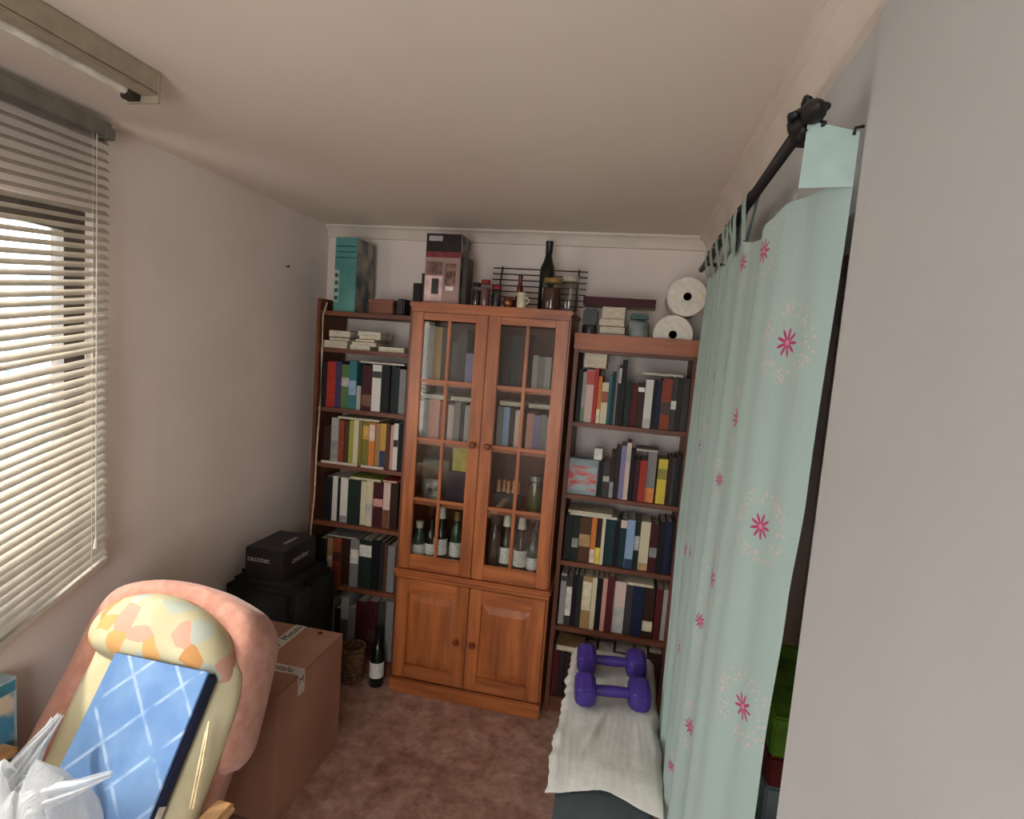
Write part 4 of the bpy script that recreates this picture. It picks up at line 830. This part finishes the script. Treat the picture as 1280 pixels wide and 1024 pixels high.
def dumbbell(p0, p1, label):
    d = thing('dumbbell', ((p0+p1)/2).to_tuple(), label, 'dumbbell', 'purple dumbbells on the bench')
    ax = (p1-p0); Ln = ax.length; ax.normalize(); up = Vector((0, 0, 1)); s = ax.cross(up).normalized()
    def hexa(a, b, r, nm):
        vs = []; n = 6; L = [(a, r*.80), (a+(b-a)*.14, r*.97), (a+(b-a)*.3, r), (a+(b-a)*.7, r), (a+(b-a)*.86, r*.97), (b, r*.80)]
        for t, rr in L:
            for k in range(n):
                q = math.pi/6+2*math.pi*k/n; vs.append(p0+ax*t+s*(rr*math.cos(q)/math.cos(math.pi/6))+up*(rr*math.sin(q)/math.cos(math.pi/6)*math.cos(math.pi/6)))
        fs = [(r_*n+i, r_*n+(i+1) % n, (r_+1)*n+(i+1) % n, (r_+1)*n+i) for r_ in range(len(L)-1) for i in range(n)]+[tuple(range(n-1, -1, -1)), tuple((len(L)-1)*n+i for i in range(n))]
        obj(nm, MB().add(vs, fs), purple, d, bevel=.006, smooth='auto')
    hexa(0, .072, .062, 'head'); hexa(Ln-.072, Ln, .062, 'head')
    obj('grip', MB().tube([p0+ax*(.06+(Ln-.12)*t/10) for t in range(11)], [.017+.003*math.sin(math.pi*t/10) for t in range(11)], 14), purple, d, smooth=True)
    for t, nm in ((-.0008, 'end_badge'),): obj(nm, MB().lathe([(.002, 0), (.026, 0), (.026, .0005), (.002, .0006)], (0, 0, 0), 6), purple, d).hide_render = False
    return d
dz = BZ+.056+.006
a_ = atZ(719, 860, dz); b_ = atZ(811, 869, dz); a2 = atZ(722, 822, dz); b2 = atZ(806, 831, dz)
ya, yb = (a_.y+b_.y)/2-.02, 0
for (p, q, l) in ((a_, b_, 'nearer purple dumbbell lying on the white cloth'), (a2, b2, 'farther purple dumbbell lying on the white cloth by the books')):
    dumbbell(Vector((p.x, p.y, dz)), Vector((q.x, q.y, dz)), l)
for o in [o for o in bpy.data.objects if o.name.startswith('end_badge')]: bpy.data.objects.remove(o)
# ------------------------------------------------------------------ curtain
RODX, RODZ = 1.288, 2.145
iron = plain('black_wrought_iron', '191615', .5)
rd = thing('curtain_rod', (RODX, -.95, RODZ), 'black iron curtain rod with ornate finial above the curtain', 'curtain rod')
obj('rod', MB().tube([(RODX, -1.50, RODZ), (RODX, -.12, RODZ-.012)], .011, 12), iron, rd, smooth=True)
fin = obj('finial', MB().lathe([(.008, -1.49), (.013, -1.5), (.011, -1.51), (.020, -1.522), (.026, -1.538), (.025, -1.552), (.016, -1.566), (.012, -1.574), (.017, -1.582), (.019, -1.592), (.014, -1.604), (.008, -1.612), (.003, -1.618)], (RODX, 0, RODZ), 16, 'Y'), iron, rd, smooth=True)
for k in range(5):
    a = k*2*math.pi/5+.6; c, s = math.cos(a), math.sin(a)
    obj('scroll', MB().tube([(RODX+c*r, y, RODZ+s*r) for r, y in ((.016, -1.55), (.025, -1.56), (.028, -1.572), (.023, -1.58), (.018, -1.575))], [.004, .006, .006, .006, .004], 8), iron, fin, smooth=True)
for y in (-1.46, -.2): obj('bracket', MB().tube([(RODX, y, RODZ), (RODX+.03, y, RODZ-.002), (RX+.006, y, RODZ-.004)], .007, 8), iron, rd, smooth=True)
def interp(tab, z):
    tab = sorted(tab)
    if z <= tab[0][0]: return tab[0][1]
    for (a, b), (c, d) in zip(tab, tab[1:]):
        if z <= c: t = (z-a)/(c-a); t = t*t*(3-2*t); return b+(d-b)*t
    return tab[-1][1]
YL = lambda z: interp([(.18, -.545), (.705, -.40), (1.17, -.285), (1.68, -.295), (2.08, -.35)], z)
YN = lambda z: interp([(.05, -1.44), (1.04, -1.492), (1.33, -1.522), (1.54, -1.552), (2.05, -1.582)], z)
FL = [(986, 428, 1), (955, 313, .9), (929, 328, .9), (922, 523, .95), (874, 555, .9), (901, 600, .7), (951, 660, 1), (857, 688, .85), (890, 722, 1), (875, 775, .8), (841, 806, .9), (928, 882, 1.05), (863, 908, .9), (851, 938, .95), (839, 957, .7), (893, 470, .5), (862, 470, .4)]
cur_m, nt, b, N, L = newmat('mint_curtain_cloth')
at = N('ShaderNodeAttribute'); at.attribute_name = 'print_position'
def mth(op, a, b_=None, clamp=False):
    n = N('ShaderNodeMath'); n.operation = op; n.use_clamp = clamp
    for k, v in enumerate((a, b_)):
        if v is None: continue
        if isinstance(v, (int, float)): n.inputs[k].default_value = v
        else: L(v, n.inputs[k])
    return n.outputs[0]
sx = N('ShaderNodeSeparateXYZ'); L(at.outputs['Vector'], sx.inputs[0])
rr_ = mth('SQRT', mth('ADD', mth('MULTIPLY', sx.outputs[0], sx.outputs[0]), mth('ADD', mth('MULTIPLY', sx.outputs[1], sx.outputs[1]), mth('MULTIPLY', sx.outputs[2], sx.outputs[2]))))
th_ = mth('ARCTAN2', sx.outputs[1], sx.outputs[0])
pet = mth('COSINE', mth('MULTIPLY', th_, 9.0))
edge_ = mth('ADD', .70, mth('MULTIPLY', pet, .34))
petal = mth('MULTIPLY', mth('SUBTRACT', edge_, rr_), 9.0, True)
core = mth('MULTIPLY', mth('SUBTRACT', .24, rr_), 10.0, True)
tcn = N('ShaderNodeTexCoord'); vor = N('ShaderNodeTexVoronoi'); vor.inputs['Scale'].default_value = 120; L(tcn.outputs['Object'], vor.inputs['Vector'])
dots = mth('MULTIPLY', mth('SUBTRACT', .42, vor.outputs['Distance']), 5.0, True)
band = mth('MULTIPLY', mth('SUBTRACT', .75, mth('ABSOLUTE', mth('SUBTRACT', rr_, 2.2))), 2.5, True)
halo = mth('MULTIPLY', mth('MULTIPLY', dots, band), .9)
def cmix(f, a, b_):
    n = N('ShaderNodeMix'); n.data_type = 'RGBA'; L(f, n.inputs[0])
    for k, v in ((6, a), (7, b_)):
        if isinstance(v, tuple): n.inputs[k].default_value = v
        else: L(v, n.inputs[k])
    return n.outputs[2]
mint = lin('a0b3ab')
pcol = cmix(core, cmix(petal, cmix(halo, mint, lin('d6b4b0')), lin('a83a64')), lin('cf7f98'))
L(pcol, b.inputs['Base Color']); b.inputs['Roughness'].default_value = .85; b.inputs['Specular IOR Level'].default_value = .15; b.inputs['Sheen Weight'].default_value = .2
tc = N('ShaderNodeTexCoord'); nz = N('ShaderNodeTexNoise'); nz.inputs['Scale'].default_value = 14; mp = N('ShaderNodeMapping'); mp.inputs['Scale'].default_value = (1, 3, .6)
L(tc.outputs['Object'], mp.inputs[0]); L(mp.outputs[0], nz.inputs['Vector']); bp = N('ShaderNodeBump'); bp.inputs['Strength'].default_value = .10; bp.inputs['Distance'].default_value = .02; L(nz.outputs['Fac'], bp.inputs['Height']); L(bp.outputs[0], b.inputs['Normal'])
tlc = N('ShaderNodeBsdfTranslucent'); mxs = N('ShaderNodeMixShader'); mxs.inputs[0].default_value = .12; L(pcol, tlc.inputs[0]); L(b.outputs[0], mxs.inputs[1]); L(tlc.outputs[0], mxs.inputs[2]); L(mxs.outputs[0], nt.nodes['Material Output'].inputs[0])
def cloth_panel(label, ya, yb, wrap, zb, zt, x0, folds, phase, amp, tabs, nu, nv, lead):
    root = thing('curtain', (1.28, (ya(1)+yb(1))/2, zb(0)), label, 'curtain', 'mint curtain panels')
    def surf(u, v):
        z = zb(u)+(zt(u)-zb(u))*v
        Y = ya(z)+(yb(z)-ya(z))*u
        k = .35+.65*(1-v)
        x = x0(z)+amp*k*math.sin(2*math.pi*folds*u+phase+.5*math.sin(5*u+2*v)) + .5*amp*k*math.sin(2*math.pi*folds*2.3*u+1.3*phase)
        if wrap:
            s = max(0, (u-.66)/.34); s2 = s**2.2
            xe = RX-.002+.0*z
            x = x*(1-s2)+xe*s2
        return Vector((min(x, RX+.004), Y, z))
    mb = MB().grid(surf, nu, nv)
    o = obj('cloth', mb, cur_m, root, smooth=True)
    me = o.data; ca = me.attributes.new('print_position', 'FLOAT_VECTOR', 'POINT')
    bs = BASE[root.name]; cols = []
    cen = []
    for (px, py, s) in FL:
        # locate the printed flower on the cloth: nearest vertex to its line of sight
        d = ray(px, py).normalized(); best = None
        for i in range(0, len(mb.v), 3):
            w = mb.v[i]-CAM; q = (w-d*w.dot(d)).length
            if best is None or q < best[0]: best = (q, i)
        if best[0] < .05: cen.append((mb.v[best[1]].copy(), s))
    # arc coordinate along the width per row
    import numpy as np
    V = np.array([tuple(v) for v in mb.v]).reshape(nv, nu, 3)
    seg = np.linalg.norm(np.diff(V, axis=1), axis=2); arc = np.concatenate([np.zeros((nv, 1)), np.cumsum(seg, 1)], 1)
    Zc = V[:, :, 2]
    loc = np.full((nv, nu, 3), 50.0); best = np.full((nv, nu), 1e9)
    for c, sc_ in cen:
        dd = np.linalg.norm(V-np.array(c), axis=2); j, i = np.unravel_index(np.argmin(dd), dd.shape)
        k = .027*sc_; da = (arc-arc[:, i:i+1])/k; dzv = (Zc-Zc[j, i])/k; r = np.hypot(da, dzv); m = r < best
        best[m] = r[m]; loc[..., 0][m] = da[m]; loc[..., 1][m] = dzv[m]; loc[..., 2][m] = 0
    loc[..., 2][best > 3.4] = 12
    ca.data.foreach_set('vector', loc.reshape(-1).astype('f'))
    # tabs
    for (u, w) in tabs:
        p = surf(u, 1.0); zt_ = p.z
        mbt = MB(); n = 14; rr = .0135; y0, y1 = p.y-w/2, p.y+w/2
        loop = [(p.x-.002, zt_-.012), (RODX-rr, RODZ-.02)]+[(RODX+rr*math.cos(a), RODZ+rr*math.sin(a)) for a in [math.pi-math.pi*k/8 for k in range(9)]]+[(RODX+rr, RODZ-.02), (p.x+.003, zt_-.012)]
        vs = []
        for (x, z_) in loop: vs += [(x, y0, z_), (x, y1, z_)]
        mbt.add(vs, [(2*k, 2*k+1, 2*k+3, 2*k+2) for k in range(len(loop)-1)])
        t = obj('tab', mbt, tab_m, root, smooth=True)
    return root, surf
tab_m = plain('mint_tab_cloth', 'a0b3ab', .85, .15, .03)
zt_far = lambda u: 2.045+.010*abs(math.sin(u*9))
cloth_panel('mint green curtain panel with pink flowers, farther from camera beside bookcase', YL, lambda z: -.93, False, lambda u: .225-.02*u, zt_far, lambda z: 1.290-.006*(2.05-z)/1.8, 4.2, .6, .014,
            [(u, .055) for u in (.05, .28, .52, .76, .95)], 150, 300, 0)
def zt_near(u): return 2.045-.030*math.sin(min(1, max(0, (u-.40)/.42))*math.pi)-.0*u
near, surf_n = cloth_panel('mint green curtain panel with large pink flowers, nearest beside the white wall', lambda z: -.83+.02*(2-z)/2, YN, True, lambda u: .035, zt_near, lambda z: 1.283-.010*(2.05-z)/2.0, 3.3, 2.2, .016,
            [(u, .055) for u in (.05, .20, .37)], 260, 340, 0)
# the wide end tab that turns to the wall
mbt = MB()
mbt.grid(lambda u, v: Vector((RODX-.004+(RX-.002-RODX+.004)*u, YN(2.05)+.012*(1-u)-.010*v*(1-u), 2.036+(.10-.018*u)*v)), 8, 10)
obj('tab', mbt, tab_m, near, smooth=True)
obj('hook', MB().tube([(RX+.002, YN(2.05)-.002, 2.125), (RX-.010, YN(2.05)-.004, 2.122), (RX-.011, YN(2.05)-.004, 2.112)], .0025, 6), iron, near, smooth=True)
# ------------------------------------------------------------------ things in the closet behind the curtain
for (z0, z1, c, lab) in ((.74, .85, '6f9a2e', 'green box glimpsed in the gap beside the curtain'), (.655, .739, '7a2c26', 'dark red box under the green box behind the curtain'), (.50, .654, '7d8a8c', 'grey box under the red box behind the curtain'), (0, .4995, '5c6463', 'large grey crate at the bottom behind the curtain')):
    tag(obj('closet_box', B(1.50, 1.80, -1.05, -.60, z0, z1), plain('closet_'+c, c, .6, var=.2, scale=9), bevel=.006), lab, 'box', 'boxes stacked behind the curtain')
# nail in the left wall
tag(obj('nail', MB().lathe([(.003, 0), (.003, .012), (.006, .012), (.006, .014)], (LX, atX(358, 333, LX).y, atX(358, 333, LX).z), 8, 'X'), iron), 'small nail in the bare left wall', 'nail')
